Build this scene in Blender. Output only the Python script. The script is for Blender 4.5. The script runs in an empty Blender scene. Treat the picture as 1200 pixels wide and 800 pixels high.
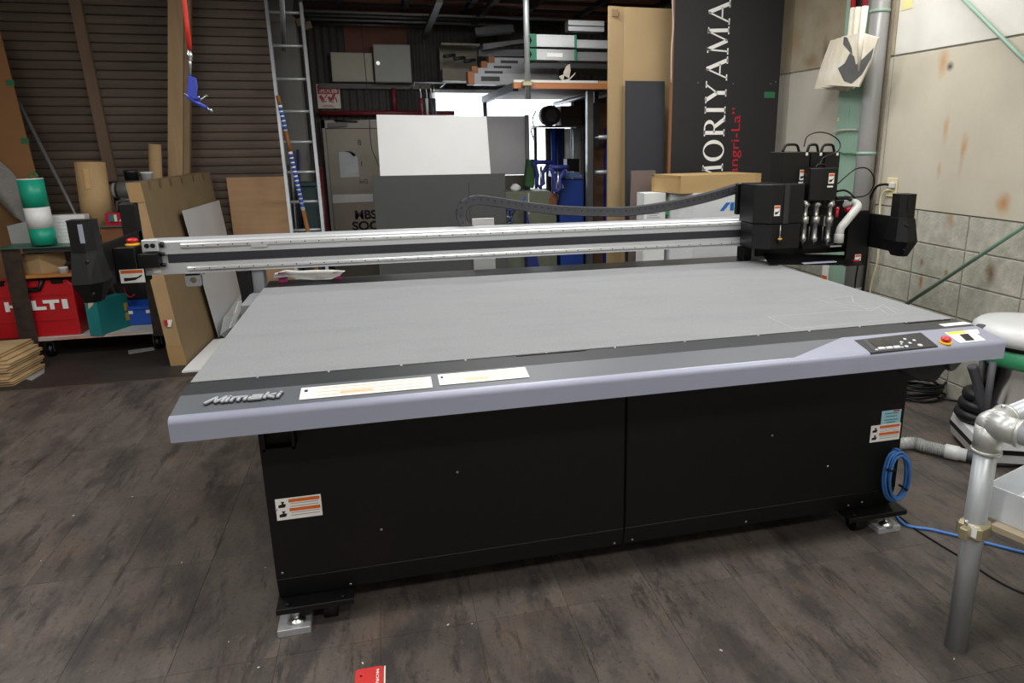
import bpy, bmesh, math, random
from mathutils import Vector, Matrix
random.seed(7)
SC = bpy.context.scene
COL = SC.collection
V = Vector
# ------------------------------------------------------------------ camera
F, YAW, PITCH, ROLL = 815.837, 0.24978, 0.25486, -0.009056      # focal length in pixels of a 1200 x 800 frame
CAM = V((0.578, -2.126, 1.530)); PPX, PPY = 659.4, 377.31
_fw = V((math.sin(YAW)*math.cos(PITCH), math.cos(YAW)*math.cos(PITCH), -math.sin(PITCH)))
_rt = V((math.cos(YAW), -math.sin(YAW), 0)); _up = _rt.cross(_fw)
RT = _rt*math.cos(ROLL) + _up*math.sin(ROLL); UP = -_rt*math.sin(ROLL) + _up*math.cos(ROLL); FW = _fw
cam = bpy.data.objects.new('camera', bpy.data.cameras.new('camera')); COL.objects.link(cam)
cam.matrix_world = Matrix(((RT.x, UP.x, -FW.x, CAM.x), (RT.y, UP.y, -FW.y, CAM.y), (RT.z, UP.z, -FW.z, CAM.z), (0, 0, 0, 1)))
cam.data.sensor_width = 36; cam.data.lens = F/1200*36
cam.data.shift_x = -(PPX-600)/1200; cam.data.shift_y = (PPY-400)/1200
cam.data.clip_start = .05
SC.camera = cam
def ray(x, y): return RT*((x-PPX)/F) - UP*((y-PPY)/F) + FW
def PZ(x, y, z): d = ray(x, y); return CAM + d*((z-CAM.z)/d.z)      # pixel -> point on the plane z / y / x = const
def PY(x, y, Y): d = ray(x, y); return CAM + d*((Y-CAM.y)/d.y)
def PX(x, y, X): d = ray(x, y); return CAM + d*((X-CAM.x)/d.x)
# ------------------------------------------------------------------ light
SC.view_settings.view_transform = 'Standard'; SC.view_settings.look = 'None'
SC.view_settings.gamma = 1; SC.view_settings.use_curve_mapping = False
SC.view_settings.exposure = -0.10
w = bpy.data.worlds.new('world'); SC.world = w; w.use_nodes = True
bg = w.node_tree.nodes['Background']; bg.inputs[0].default_value = (.86, .93, 1, 1); bg.inputs[1].default_value = 4.0
LAMPS = [(-1.4, -2.9), (1.1, -2.9), (3.0, -2.6), (-1.4, -.9), (1.1, -.9), (2.9, -.8), (-1.5, 1.4), (1.2, 1.3), (2.95, 1.5), (1.6, 3.0)]   # ceiling tube fixtures over the working floor
LAMP_W = 30
# ------------------------------------------------------------------ helpers
def lin(c):
    if isinstance(c, str):
        c = c.lstrip('#'); c = [int(c[i:i+2], 16)/255 for i in (0, 2, 4)]
    return tuple(((x/12.92) if x <= .04045 else ((x+.055)/1.055)**2.4) for x in c)
MATS = {}
def mat(name, col, rough=.5, metal=0., var=.08, scale=6., bump=0., bscale=60., stretch=None, col2=None, per=0., spec=.5, coat=0., trans=0., emit=0., alpha=1.):
    """procedural material: noise-varied colour between two tones, optional fine relief, optional per-object tone"""
    if name in MATS: return MATS[name]
    m = bpy.data.materials.new(name); m.use_nodes = True; nt = m.node_tree; N = nt.nodes; L = nt.links
    b = N['Principled BSDF']; c = lin(col)
    tc = N.new('ShaderNodeTexCoord'); src = tc.outputs['Object']
    if stretch:
        mp = N.new('ShaderNodeMapping'); mp.inputs['Scale'].default_value = stretch; L.new(src, mp.inputs[0]); src = mp.outputs[0]
    nz = N.new('ShaderNodeTexNoise'); nz.inputs['Scale'].default_value = scale; nz.inputs['Detail'].default_value = 5; nz.inputs['Roughness'].default_value = .6
    L.new(src, nz.inputs['Vector'])
    rp = N.new('ShaderNodeValToRGB'); L.new(nz.outputs['Fac'], rp.inputs[0])
    d = lin(col2) if col2 else tuple(x*(1-var) for x in c); e = c if col2 else tuple(min(1, x*(1+var)) for x in c)
    rp.color_ramp.elements[0].position = .3; rp.color_ramp.elements[0].color = (*d, 1)
    rp.color_ramp.elements[1].position = .7; rp.color_ramp.elements[1].color = (*e, 1)
    out = rp.outputs[0]
    if per:
        oi = N.new('ShaderNodeObjectInfo'); mr = N.new('ShaderNodeMapRange'); mr.inputs[3].default_value = 1-per; mr.inputs[4].default_value = 1+per
        L.new(oi.outputs['Random'], mr.inputs[0]); hs = N.new('ShaderNodeHueSaturation'); L.new(mr.outputs[0], hs.inputs['Value']); L.new(out, hs.inputs['Color']); out = hs.outputs[0]
    L.new(out, b.inputs['Base Color'])
    b.inputs['Roughness'].default_value = rough; b.inputs['Metallic'].default_value = metal
    b.inputs['Specular IOR Level'].default_value = spec; b.inputs['Coat Weight'].default_value = coat
    b.inputs['Transmission Weight'].default_value = trans; b.inputs['Alpha'].default_value = alpha
    if emit: b.inputs['Emission Color'].default_value = (*c, 1); b.inputs['Emission Strength'].default_value = emit
    if bump:
        n2 = N.new('ShaderNodeTexNoise'); n2.inputs['Scale'].default_value = bscale; n2.inputs['Detail'].default_value = 4; L.new(src, n2.inputs['Vector'])
        bp = N.new('ShaderNodeBump'); bp.inputs['Strength'].default_value = bump; bp.inputs['Distance'].default_value = .004
        L.new(n2.outputs['Fac'], bp.inputs['Height']); L.new(bp.outputs[0], b.inputs['Normal'])
    MATS[name] = m; return m
def wloc(o):
    p = V((0, 0, 0))
    while o: p = p + o.location; o = o.parent
    return p
class G:
    """collects shapes (world coordinates) for ONE mesh object"""
    def __init__(s): s.v = []; s.f = []; s.sm = []
    def add(s, vs, fs, sm=False):
        n = len(s.v); s.v += [V(p) for p in vs]; s.f += [tuple(i+n for i in f) for f in fs]; s.sm += [sm]*len(fs); return s
    def box(s, x0, x1, y0, y1, z0, z1):
        return s.add([(x0,y0,z0),(x1,y0,z0),(x1,y1,z0),(x0,y1,z0),(x0,y0,z1),(x1,y0,z1),(x1,y1,z1),(x0,y1,z1)],
                     [(3,2,1,0),(4,5,6,7),(0,1,5,4),(1,2,6,5),(2,3,7,6),(3,0,4,7)])
    def hexa(s, a, b, c, d, off):            # quad a b c d swept by vector off
        off = V(off); p = [V(q) for q in (a, b, c, d)]
        return s.prism(p, off)
    def prism(s, poly, off):                 # any planar polygon swept by off
        off = V(off); p = [V(q) for q in poly]; n = len(p)
        nr = V((0, 0, 0))
        for i in range(n): nr += p[i].cross(p[(i+1) % n])
        if nr.dot(off) > 0: p = p[::-1]
        q = [a+off for a in p]
        return s.add(p+q, [tuple(range(n)), tuple(range(2*n-1, n-1, -1))] + [(i, i+n, (i+1) % n+n, (i+1) % n) for i in range(n)])
    def obox(s, c, ax, ay, az):              # box by centre and three half vectors
        c, ax, ay, az = V(c), V(ax), V(ay), V(az)
        if ax.cross(ay).dot(az) < 0: ax = -ax
        return s.add([c+ax*i+ay*j+az*k for k in (-1, 1) for i, j in ((-1,-1),(1,-1),(1,1),(-1,1))],
                     [(3,2,1,0),(4,5,6,7),(0,1,5,4),(1,2,6,5),(2,3,7,6),(3,0,4,7)])
    def bar(s, a, b, wv, h):                 # straight bar from a to b; wv = half width vector, h = half thickness
        a, b, wv = V(a), V(b), V(wv); d = (b-a); n = d.cross(wv).normalized()*h
        return s.obox((a+b)/2, d/2, wv, n)
    def cyl(s, a, b, r0, r1=None, n=16, cap=True):
        return s.tube([a, b], r0, n, r1=r1, cap=cap)
    def tube(s, pts, r, n=8, r1=None, cap=True, closed=False):
        pts = [V(p) for p in pts]; m = len(pts); rs = [r if r1 is None else r+(r1-r)*i/(m-1) for i in range(m)] if not isinstance(r, (list, tuple)) else list(r)
        vs = []; fs = []; ref = None
        for i, p in enumerate(pts):
            t = (pts[(i+1) % m]-pts[i-1]) if closed else (pts[min(i+1, m-1)]-pts[max(i-1, 0)])
            if t.length < 1e-9: t = V((0, 0, 1))
            t.normalize()
            if ref is None: ref = V((0, 0, 1)) if abs(t.z) < .9 else V((1, 0, 0))
            x = (ref - t*ref.dot(t)); x = x.normalized() if x.length > 1e-6 else t.orthogonal().normalized(); ref = x; y = t.cross(x)
            vs += [p + (x*math.cos(2*math.pi*k/n) + y*math.sin(2*math.pi*k/n))*rs[i] for k in range(n)]
        for i in range(m if closed else m-1):
            j = (i+1) % m
            fs += [(i*n+k, i*n+(k+1) % n, j*n+(k+1) % n, j*n+k) for k in range(n)]
        s.add(vs, fs, True)
        if cap and not closed:
            b0 = len(s.v)-m*n; s.f += [tuple(b0+k for k in range(n-1, -1, -1)), tuple(b0+(m-1)*n+k for k in range(n))]; s.sm += [False, False]
        return s
    def lathe(s, prof, c, ax=(0, 0, 1), n=20):   # profile of (radius, height) about axis through c
        c = V(c); t = V(ax).normalized(); x = t.orthogonal().normalized(); y = t.cross(x); m = len(prof)
        vs = [c + t*h + (x*math.cos(2*math.pi*k/n)+y*math.sin(2*math.pi*k/n))*max(r, 1e-4) for r, h in prof for k in range(n)]
        fs = [(i*n+k, i*n+(k+1) % n, (i+1)*n+(k+1) % n, (i+1)*n+k) for i in range(m-1) for k in range(n)]
        fs += [tuple(range(n-1, -1, -1)), tuple((m-1)*n+k for k in range(n))]
        return s.add(vs, fs, True)
    def sphere(s, c, r, n=12, sc=(1, 1, 1)):
        c = V(c); m = n//2+1
        vs = [c + V((math.sin(math.pi*i/(m-1))*math.cos(2*math.pi*k/n)*r*sc[0], math.sin(math.pi*i/(m-1))*math.sin(2*math.pi*k/n)*r*sc[1], -math.cos(math.pi*i/(m-1))*r*sc[2])) for i in range(m) for k in range(n)]
        return s.add(vs, [(i*n+k, i*n+(k+1) % n, (i+1)*n+(k+1) % n, (i+1)*n+k) for i in range(m-1) for k in range(n)], True)
    def build(s, name, m, parent=None, bevel=0., seg=1, smooth=None):
        o0 = wloc(parent) if parent else V((0, 0, 0))
        me = bpy.data.meshes.new(name); me.from_pydata([p-o0 for p in s.v], [], s.f)
        sm = s.sm if smooth is None else [smooth]*len(s.f)
        me.polygons.foreach_set('use_smooth', sm); me.update()
        bm = bmesh.new(); bm.from_mesh(me)
        bmesh.ops.remove_doubles(bm, verts=bm.verts, dist=1e-6)
        if bevel:
            es = [e for e in bm.edges if len(e.link_faces) == 2 and e.calc_face_angle(0) > .5]
            bmesh.ops.bevel(bm, geom=es, offset=bevel, segments=seg, profile=.5, affect='EDGES', clamp_overlap=True)
        bm.to_mesh(me); bm.free()
        me.materials.append(m)
        o = bpy.data.objects.new(name, me); COL.objects.link(o); o.parent = parent
        return o
def tag(o, label=None, cat=None, group=None, kind=None):
    if label: o['label'] = label
    if cat: o['category'] = cat
    if group: o['group'] = group
    if kind: o['kind'] = kind
    return o
def thing(name, loc, label, cat, group=None):
    o = bpy.data.objects.new(name, None); COL.objects.link(o); o.location = V(loc); o.empty_display_size = .05
    return tag(o, label, cat, group)
def inst(me_obj, name, loc, parent=None, rot=None):     # another object that shares the mesh of me_obj
    o = bpy.data.objects.new(name, me_obj.data); COL.objects.link(o); o.parent = parent
    o.location = V(loc)
    if rot: o.rotation_euler = rot
    return o
def copy_tree(o, loc, label=None, group=None):
    c = o.copy(); COL.objects.link(c); c.location = V(loc)
    if label: c['label'] = label
    if group: c['group'] = group
    for ch in o.children:
        d = ch.copy(); COL.objects.link(d); d.parent = c
        for g in ch.children: e = g.copy(); COL.objects.link(e); e.parent = d
    return c
def text(name, s, m, o0, xv, yv, size, parent=None, depth=.0008, fit=None, shear=0., bold=0.):
    """flat lettering: o0 lower left corner, xv reading direction, yv up direction, size cap height; fit = total width"""
    cu = bpy.data.curves.new(name, 'FONT'); cu.body = s; cu.size = 1; cu.extrude = 0; cu.offset = bold; cu.shear = shear
    to = bpy.data.objects.new(name, cu); COL.objects.link(to)
    dg = bpy.context.evaluated_depsgraph_get(); me = bpy.data.meshes.new_from_object(to.evaluated_get(dg))
    bpy.data.objects.remove(to); bpy.data.curves.remove(cu)
    if not me.vertices: return None
    xs = [v.co.x for v in me.vertices]; ys = [v.co.y for v in me.vertices]
    x0, x1, y0, y1 = min(xs), max(xs), min(ys), max(ys); ky = size/max(y1-y0, 1e-6); kx = (fit/(x1-x0)) if fit else ky
    xv, yv = V(xv).normalized(), V(yv).normalized(); n = xv.cross(yv); w0 = wloc(parent) if parent else V((0, 0, 0))
    bm = bmesh.new(); bm.from_mesh(me)
    for v in bm.verts: v.co = V(o0) + xv*((v.co.x-x0)*kx) + yv*((v.co.y-y0)*ky) - w0
    r = bmesh.ops.extrude_face_region(bm, geom=bm.faces[:])
    for v in [g for g in r['geom'] if isinstance(g, bmesh.types.BMVert)]: v.co += n*depth
    bm.normal_update(); bm.to_mesh(me); bm.free(); me.name = name
    me.materials.clear(); me.materials.append(m)
    o = bpy.data.objects.new(name, me); COL.objects.link(o); o.parent = parent
    return o
def smooth_path(pts, k=6):                   # Catmull-Rom through the points
    p = [V(q) for q in pts]; p = [p[0]*2-p[1]] + p + [p[-1]*2-p[-2]]; r = []
    for i in range(1, len(p)-2):
        for j in range(k):
            t = j/k; a, b, c, d = p[i-1], p[i], p[i+1], p[i+2]
            r.append(.5*((2*b)+(c-a)*t+(2*a-5*b+4*c-d)*t*t+(3*b-a-3*c+d)*t**3))
    return r + [p[-2]]
def sticker(name, m, c, xv, yv, w, h, parent, th=.0008):      # a thin label centred at c
    xv, yv = V(xv).normalized(), V(yv).normalized(); n = xv.cross(yv)
    return G().obox(V(c)+n*th/2, xv*w/2, yv*h/2, n*th/2).build(name, m, parent)
# shared materials
white_print = mat('white_print', '#f2f0ec', .45, var=.02)
black_print = mat('black_print', '#111111', .5, var=.1)
orange_print = mat('orange_print', '#e06a1e', .5, var=.04)
red_print = mat('red_print', '#c02030', .5, var=.05)
blue_print = mat('blue_print', '#1766b4', .45, var=.04)
black_metal = mat('black_powder_coat', '#0a0a0b', .5, spec=.35, var=.12, bump=.15, bscale=900)
black_plastic = mat('black_plastic', '#08080a', .42, spec=.4, var=.1)
dark_grey = mat('dark_grey_panel', '#4c5055', .5, var=.05)
steel = mat('bright_steel', '#c9cbcc', .28, 1., var=.08, scale=20)
zinc = mat('galvanised_steel', '#b4b9bc', .36, .45, var=.16, scale=14, stretch=(1, 1, .2), bump=.1, bscale=40)
alu = mat('brushed_aluminium', '#c6c9cb', .5, .5, var=.015, scale=30, stretch=(.05, 1, 1))
kraft = mat('kraft_cardboard', '#ae9068', .85, var=.07, scale=5, bump=.1, bscale=120)
kraft_brown = mat('brown_cardboard', '#7f6b4c', .88, var=.08, scale=5, bump=.1, bscale=120)
tape = mat('packing_tape', '#a98a5e', .3, var=.05)
white_paint = mat('white_board', '#eeefee', .4, var=.015)
grey_rubber = mat('grey_rubber', '#4a4b50', .6, var=.1)
wood = mat('pine_wood', '#b89468', .6, var=.16, scale=9, stretch=(1, 1, .12), bump=.15, bscale=60)
# ================================================================== the room
WX, BY, CZ = 3.82, 6.0, 3.1
floor_mat = mat('vinyl_floor', '#6b625b', .46, var=.3, scale=3.2, stretch=(1.6, .7, 1), col2='#514a46', bump=.3, bscale=35, per=.10)
fn = floor_mat.node_tree
def floor_detail(m):
    """smeared charcoal and rust clouds over the vinyl, speckles"""
    nt = m.node_tree; N, L = nt.nodes, nt.links; b = N['Principled BSDF']; base = b.inputs['Base Color'].links[0].from_socket
    ge = N.new('ShaderNodeNewGeometry')
    def noise(sc, st, det=6, ro=.65):
        mp = N.new('ShaderNodeMapping'); mp.inputs['Scale'].default_value = st; L.new(ge.outputs['Position'], mp.inputs[0])
        n = N.new('ShaderNodeTexNoise'); n.inputs['Scale'].default_value = sc; n.inputs['Detail'].default_value = det; n.inputs['Roughness'].default_value = ro; L.new(mp.outputs[0], n.inputs['Vector']); return n.outputs['Fac']
    def over(prev, fac, lo, hi, col, amt):
        mr = N.new('ShaderNodeMapRange'); mr.inputs[1].default_value = lo; mr.inputs[2].default_value = hi; mr.inputs[4].default_value = amt; L.new(fac, mr.inputs[0])
        mx = N.new('ShaderNodeMix'); mx.data_type = 'RGBA'; L.new(mr.outputs[0], mx.inputs[0]); L.new(prev, mx.inputs[6]); mx.inputs[7].default_value = (*lin(col), 1); return mx.outputs[2]
    c = over(base, noise(4, (1.4, .6, 1)), .48, .62, '#3f3b3a', .85)
    c = over(c, noise(3.1, (1, .8, 1)), .55, .72, '#6f5c4d', .5)
    c = over(c, noise(8, (1.9, .35, 1), 10, .8), .53, .61, '#322f2e', .75)
    c = over(c, noise(60, (1, 1, 1), 6, .8), .56, .63, '#2a2726', .7)
    c = over(c, noise(24, (1.3, .5, 1), 10, .85), .57, .66, '#837a73', .55)
    c = over(c, noise(55, (1, .35, 1), 8, .8), .63, .7, '#a79f97', .6)
    L.new(c, b.inputs['Base Color'])
floor_detail(floor_mat)
tag(G().box(-4.2, WX, -4, BY+.6, -.1, -.004).build('floor', mat('floor_screed', '#77706a', .7, var=.1)), kind='structure')
FLOOR = bpy.data.objects['floor']
TX, TY = .3085, .617
tile0 = None
ti = 0
for i in range(-9, 13):
    for j in range(-4, 6):
        x0, y0 = -.142+i*TX, -.145+j*TY; y1 = min(y0+TY, 2.855); x1 = min(x0+TX, WX-.001)
        if x1-x0 < .05 or y1-y0 < .05: continue
        full = (y1 == y0+TY and x1 == x0+TX)
        if full and tile0:
            inst(tile0, 'floor_tile', (x0, y0, 0), FLOOR)
        else:
            g = G().box(.0007, x1-x0-.0007, .0007, y1-y0-.0007, -.0038, 0)
            o = g.build('floor_tile', floor_mat); o.parent = FLOOR; o.location = (x0, y0, 0)
            if full and not tile0: tile0 = o
back_floor = mat('back_floor', '#38332f', .55, var=.25, scale=2.5, col2='#2b2624', bump=.2, bscale=30)
G().box(-4.2, WX, 2.868, BY+.5, -.0038, 0).build('rear_floor_sheet', back_floor, FLOOR)
G().box(-4.2, WX, 2.856, 2.867, -.0038, .002).build('floor_seam_strip', mat('brown_seam', '#5d4a3a', .5, var=.2), FLOOR)
# right wall: concrete block below, big fibre-cement panels above
conc = mat('concrete_panel', '#c3bcab', .85, var=.07, scale=1.6, col2='#b3ac9a', bump=.15, bscale=45)
conc_hi = mat('pale_concrete_panel', '#d0cec6', .85, var=.06, scale=2.2, col2='#c2c0b7', bump=.15, bscale=45)
conc_old = mat('stained_concrete_panel', '#a49a86', .88, var=.12, scale=2.2, col2='#86795f', bump=.2, bscale=40)
conc_rear = mat('rear_concrete_panel', '#bcb7ab', .88, var=.05, scale=2, col2='#aca79a', bump=.15, bscale=40)
block_m = mat('concrete_block', '#b9b7aa', .9, var=.16, scale=16, col2='#9c9a8d', bump=.7, bscale=70, per=.06)
def stains(m, spots):
    """rust runs with a shape of their own at real wall positions"""
    nt = m.node_tree; N, L = nt.nodes, nt.links; b = N['Principled BSDF']; c = b.inputs['Base Color'].links[0].from_socket
    ge = N.new('ShaderNodeNewGeometry')
    n = N.new('ShaderNodeTexNoise'); n.inputs['Scale'].default_value = 14; n.inputs['Detail'].default_value = 5
    L.new(ge.outputs['Position'], n.inputs['Vector'])
    for (p, ry, rz, col, amt) in spots:
        mp = N.new('ShaderNodeMapping'); mp.vector_type = 'TEXTURE'; mp.inputs['Location'].default_value = p; mp.inputs['Scale'].default_value = (1, ry, rz)
        L.new(ge.outputs['Position'], mp.inputs[0])
        ln = N.new('ShaderNodeVectorMath'); ln.operation = 'LENGTH'; L.new(mp.outputs[0], ln.inputs[0])
        ad = N.new('ShaderNodeMath'); ad.operation = 'MULTIPLY_ADD'; L.new(n.outputs['Fac'], ad.inputs[0]); ad.inputs[1].default_value = .9; L.new(ln.outputs[1], ad.inputs[2])
        mr = N.new('ShaderNodeMapRange'); mr.inputs[1].default_value = .5; mr.inputs[2].default_value = 1.5; mr.inputs[3].default_value = amt; mr.inputs[4].default_value = 0; L.new(ad.outputs[0], mr.inputs[0])
        mx = N.new('ShaderNodeMix'); mx.data_type = 'RGBA'; L.new(mr.outputs[0], mx.inputs[0]); L.new(c, mx.inputs[6]); mx.inputs[7].default_value = (*lin(col), 1); c = mx.outputs[2]
    L.new(c, b.inputs['Base Color'])
ST = lambda x, y, ry, rz, col='#b58a58', amt=.8: (PX(x, y, WX), ry, rz, col, amt)
stains(conc, [ST(1106, 72, .05, .11), ST(1114, 78, .03, .03, '#4a4643', 1), ST(1109, 152, .03, .09), ST(1130, 172, .035, .08, '#b07f48', .8), ST(1127, 190, .02, .12, '#a58a6a', .5), ST(1177, 239, .06, .07, '#a9783f', .9), ST(1101, 200, .02, .06, '#b07f48', .6)])
stains(conc_old, [ST(968, 60, .05, .12, '#5f584e', .9), ST(930, 45, .16, .2, '#8d7650', .6), ST(950, 72, .12, .06, '#7b6440', .7)])
stains(block_m, [ST(1114, 257, .03, .07, '#a5804e', .8), ST(1080, 307, .02, .035, '#8a6236', .8), ST(1161, 320, .05, .08, '#6e5636', 1), ST(1079, 330, .02, .06, '#9a6c3a', .9), ST(1109, 320, .02, .03, '#8a6236', .8), ST(1172, 240, .1, .06, '#a86c30', .5)])
WR = tag(G().box(WX+.0055, WX+.2, -4, BY+.6, -.1, CZ).build('wall_right', mat('wall_mortar', '#9a978c', .95, var=.08)), kind='structure')
JZ = [PX(1130, 252.5, WX).z, PX(1120, 54, WX).z]        # top of the block courses, panel joint
CH = JZ[0]/5.5
b0 = None
for k in range(-1, 5):
    for i in range(-8, 9):
        L_ = .405; y0 = 1.166+i*L_; y1 = y0+L_
        if y1 < -1 or y0 > 3.4: continue
        me = b0
        if not b0:
            b0 = G().box(0, .0055, .004, L_-.004, .004, CH-.004).build('concrete_block', block_m, WR, bevel=.003); b0.location = (WX, y0, (k+.5)*CH)
        else: inst(b0, 'concrete_block', (WX, y0, (k+.5)*CH), WR)
G().box(WX, WX+.0055, -4, -1.0, 0, JZ[0]).build('block_field', block_m, WR); G().box(WX, WX+.0055, 3.4, BY, 0, JZ[0]).build('block_field', block_m, WR)
for (a, b_, lo_m, hi_m) in ((-4, -1.6, conc, conc_hi), (-1.592, 1.93, conc, conc_hi), (1.938, 6.0, conc_rear, conc_old)):
    G().box(WX-.004, WX+.0055, a, b_, JZ[0]+.004, JZ[1]-.006).build('cement_panel', lo_m, WR, bevel=.002)
    G().box(WX-.004, WX+.0055, a, b_, JZ[1]+.006, CZ).build('cement_panel', hi_m, WR, bevel=.002)
# back wall: dark corrugated iron, cut by the window; left bay in front of it has horizontal brown siding
dark_iron = mat('dark_corrugated_iron', '#3c3835', .7, var=.2, scale=4, col2='#2a2725')
WBx0, WBx1, WBz0, WBz1 = 1.17, 2.80, .95, 2.085       # window opening
def corr_v(x0, x1, z0, z1, y, pitch=.076, amp=.009):
    g = G(); n = max(2, int((x1-x0)/pitch*6)); vs = []; 
    for i in range(n+1):
        x = x0+(x1-x0)*i/n; yy = y + amp*math.cos(2*math.pi*x/pitch); vs += [(x, yy, z0), (x, yy, z1)]
    g.add(vs, [(2*i, 2*i+2, 2*i+3, 2*i+1) for i in range(n)], True); return g
WB = tag(G().box(-.42, WBx0, BY+.02, BY+.15, -.1, CZ).box(WBx1, WX+.2, BY+.02, BY+.15, -.1, CZ).box(WBx0, WBx1, BY+.02, BY+.15, -.1, WBz0).box(WBx0, WBx1, BY+.02, BY+.15, WBz1, CZ).build('wall_back', dark_iron), kind='structure')
for a in ((-.3, WBx0, 0, CZ), (WBx0, WBx1, 0, WBz0), (WBx0, WBx1, WBz1, CZ), (WBx1, WX, 0, CZ)):
    corr_v(*a, BY).build('corrugated_sheet', dark_iron, WB)
# left rear wall: horizontal brown slatted shutter at Y=5
SY = 5.0
brown_iron = mat('brown_shutter_slats', '#68594d', .55, .05, var=.16, scale=2.2, col2='#4e4239', stretch=(.5, 1, 3))
g = G(); z = 0; P = .0742; prof = [(0, .014), (.004, .0), (.034, -.003), (.064, -.001), (.069, .003), (.0742, .014)]
vs = []
while z < CZ:
    for (h, d) in prof[:-1]: vs += [(-4.2, SY+d, z+h), (-.30, SY+d, z+h)]
    z += P
n = len(vs)//2
g.add(vs, [(2*i, 2*i+1, 2*i+3, 2*i+2) for i in range(n-1)])
WL = tag(G().box(-4.2, -.30, SY+.05, SY+.15, -.1, CZ).box(-.42, -.30, SY+.15, BY+.1, -.1, CZ).build('wall_rear_bay', dark_iron), kind='structure')
g.build('shutter_slats', brown_iron, WL)
tag(G().box(-4.35, -4.2, -4, SY+.1, -.1, CZ).build('wall_left', mat('left_wall', '#8b8880', .9)), kind='structure')
tag(G().box(-4.35, WX+.2, -4, BY+.7, CZ, CZ+.1).build('ceiling', mat('ceiling_board', '#b9b6ae', .9)), kind='structure')
tag(G().box(-4.35, WX+.2, -4.15, -4, -.1, CZ).build('wall_front', mat('front_wall', '#b5b2aa', .9)), kind='structure')
# vertical batten on the shutter
a = PY(88, 0, SY-.03); b = PY(127, 190, SY-.03); d = (b-a); top = a - d*.12; bot = a + d*(a.z/(-d.z)); bot.z = 0
tag(G().bar(top, bot, (.043, 0, 0), .02).build('timber_batten', mat('weathered_batten', '#75604f', .8, var=.2, scale=8, stretch=(1, 1, .1))), 'weathered brown timber batten standing against the slatted shutter', 'batten')
# ================================================================== the flatbed cutting machine
def PP(x, y, p0, n): d = ray(x, y); n = V(n); return CAM + d*((V(p0)-CAM).dot(n)/d.dot(n))
M0 = thing('flatbed_cutter', (1.33, .7, 0), 'wide black flatbed cutting machine with grey felt bed and lavender front edge', 'machine')
felt = mat('grey_felt_bed', '#868889', .95, var=.05, scale=150, bump=.3, bscale=700)
def bed_specks(m):
    nt = m.node_tree; N, L = nt.nodes, nt.links; b = N['Principled BSDF']; c = b.inputs['Base Color'].links[0].from_socket
    ge = N.new('ShaderNodeNewGeometry')
    for sc, st, lo, hi, col, amt in ((3, (1, 3, 1), .45, .7, '#7c7f81', .5), (420, (1, 1, 1), .6, .72, '#c2c5c6', .7), (260, (1, 1, 1), .62, .75, '#6f7274', .7)):
        mp = N.new('ShaderNodeMapping'); mp.inputs['Scale'].default_value = st; L.new(ge.outputs['Position'], mp.inputs[0])
        n = N.new('ShaderNodeTexNoise'); n.inputs['Scale'].default_value = sc; n.inputs['Detail'].default_value = 3; L.new(mp.outputs[0], n.inputs['Vector'])
        mr = N.new('ShaderNodeMapRange'); mr.inputs[1].default_value = lo; mr.inputs[2].default_value = hi; mr.inputs[4].default_value = amt; L.new(n.outputs['Fac'], mr.inputs[0])
        mx = N.new('ShaderNodeMix'); mx.data_type = 'RGBA'; L.new(mr.outputs[0], mx.inputs[0]); L.new(c, mx.inputs[6]); mx.inputs[7].default_value = (*lin(col), 1); c = mx.outputs[2]
    L.new(c, b.inputs['Base Color'])
bed_specks(felt)
lav = mat('lavender_coated_metal', '#9295a6', .36, .15, var=.03, scale=4, coat=.15)
panel_grey = mat('slate_grey_cover', '#575b60', .45, var=.05)
strip_m = mat('charcoal_edge_strip', '#2c2e31', .5, var=.06)
KL, KR, KB, KT = .163, 2.492, .096, .775
SX = PY(733, 550, 0).x
# --- cabinet
cab = G().box(KL+.004, KR-.004, .014, 1.36, KB+.02, KT).build('cabinet_body', black_metal, M0)
G().box(KL, SX-.003, 0, .014, .172, KT-.01).build('front_panel', black_metal, M0, bevel=.003)
G().box(SX+.003, KR, 0, .014, .172, KT-.01).build('front_panel', black_metal, M0, bevel=.003)
for (a, b) in ((KL, SX-.0015), (SX+.0015, KR)):
    G().prism([(a, .002, .1705), (a, .016, KB), (a, .05, KB), (a, .05, .1705)], (b-a, 0, 0)).build('skirt_panel', black_metal, M0, bevel=.002)
G().box(KL-.004, KL+.001, .03, 1.34, KB+.015, KT-.01).build('side_panel', black_metal, M0); G().box(KR-.001, KR+.004, .03, 1.34, KB+.015, KT-.01).build('side_panel', black_metal, M0)
scr = None
for (x, y) in ((536, 553), (905, 510), (970, 546), (447, 620), (331, 671), (324, 597), (720, 636), (741, 632), (874, 611), (411, 684), (994, 592), (1010, 588)):
    p = PY(x, y, .0 if y < 672 and not (x in (720, 741, 874, 994, 1010)) else .012)
    if not scr:
        scr = G().lathe([(.0045, 0), (.0045, .0015), (.0025, .003)], p, (0, -1, 0), 8).build('screw', steel, M0); sp = p
    else: inst(scr, 'screw', p-sp, M0)
# duct mouth under the fascia at the logo end
a, b = PY(308, 530, -.05), PY(346, 526, -.05)
G().box(a.x, a.x+.008, -.05, .0, a.z, .77).box(b.x-.008, b.x, -.05, 0, a.z, .77).box(a.x, b.x, -.05, 0, a.z, a.z+.008).box(a.x, b.x, -.012, 0, a.z, .77).build('duct_frame', black_metal, M0)
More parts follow.
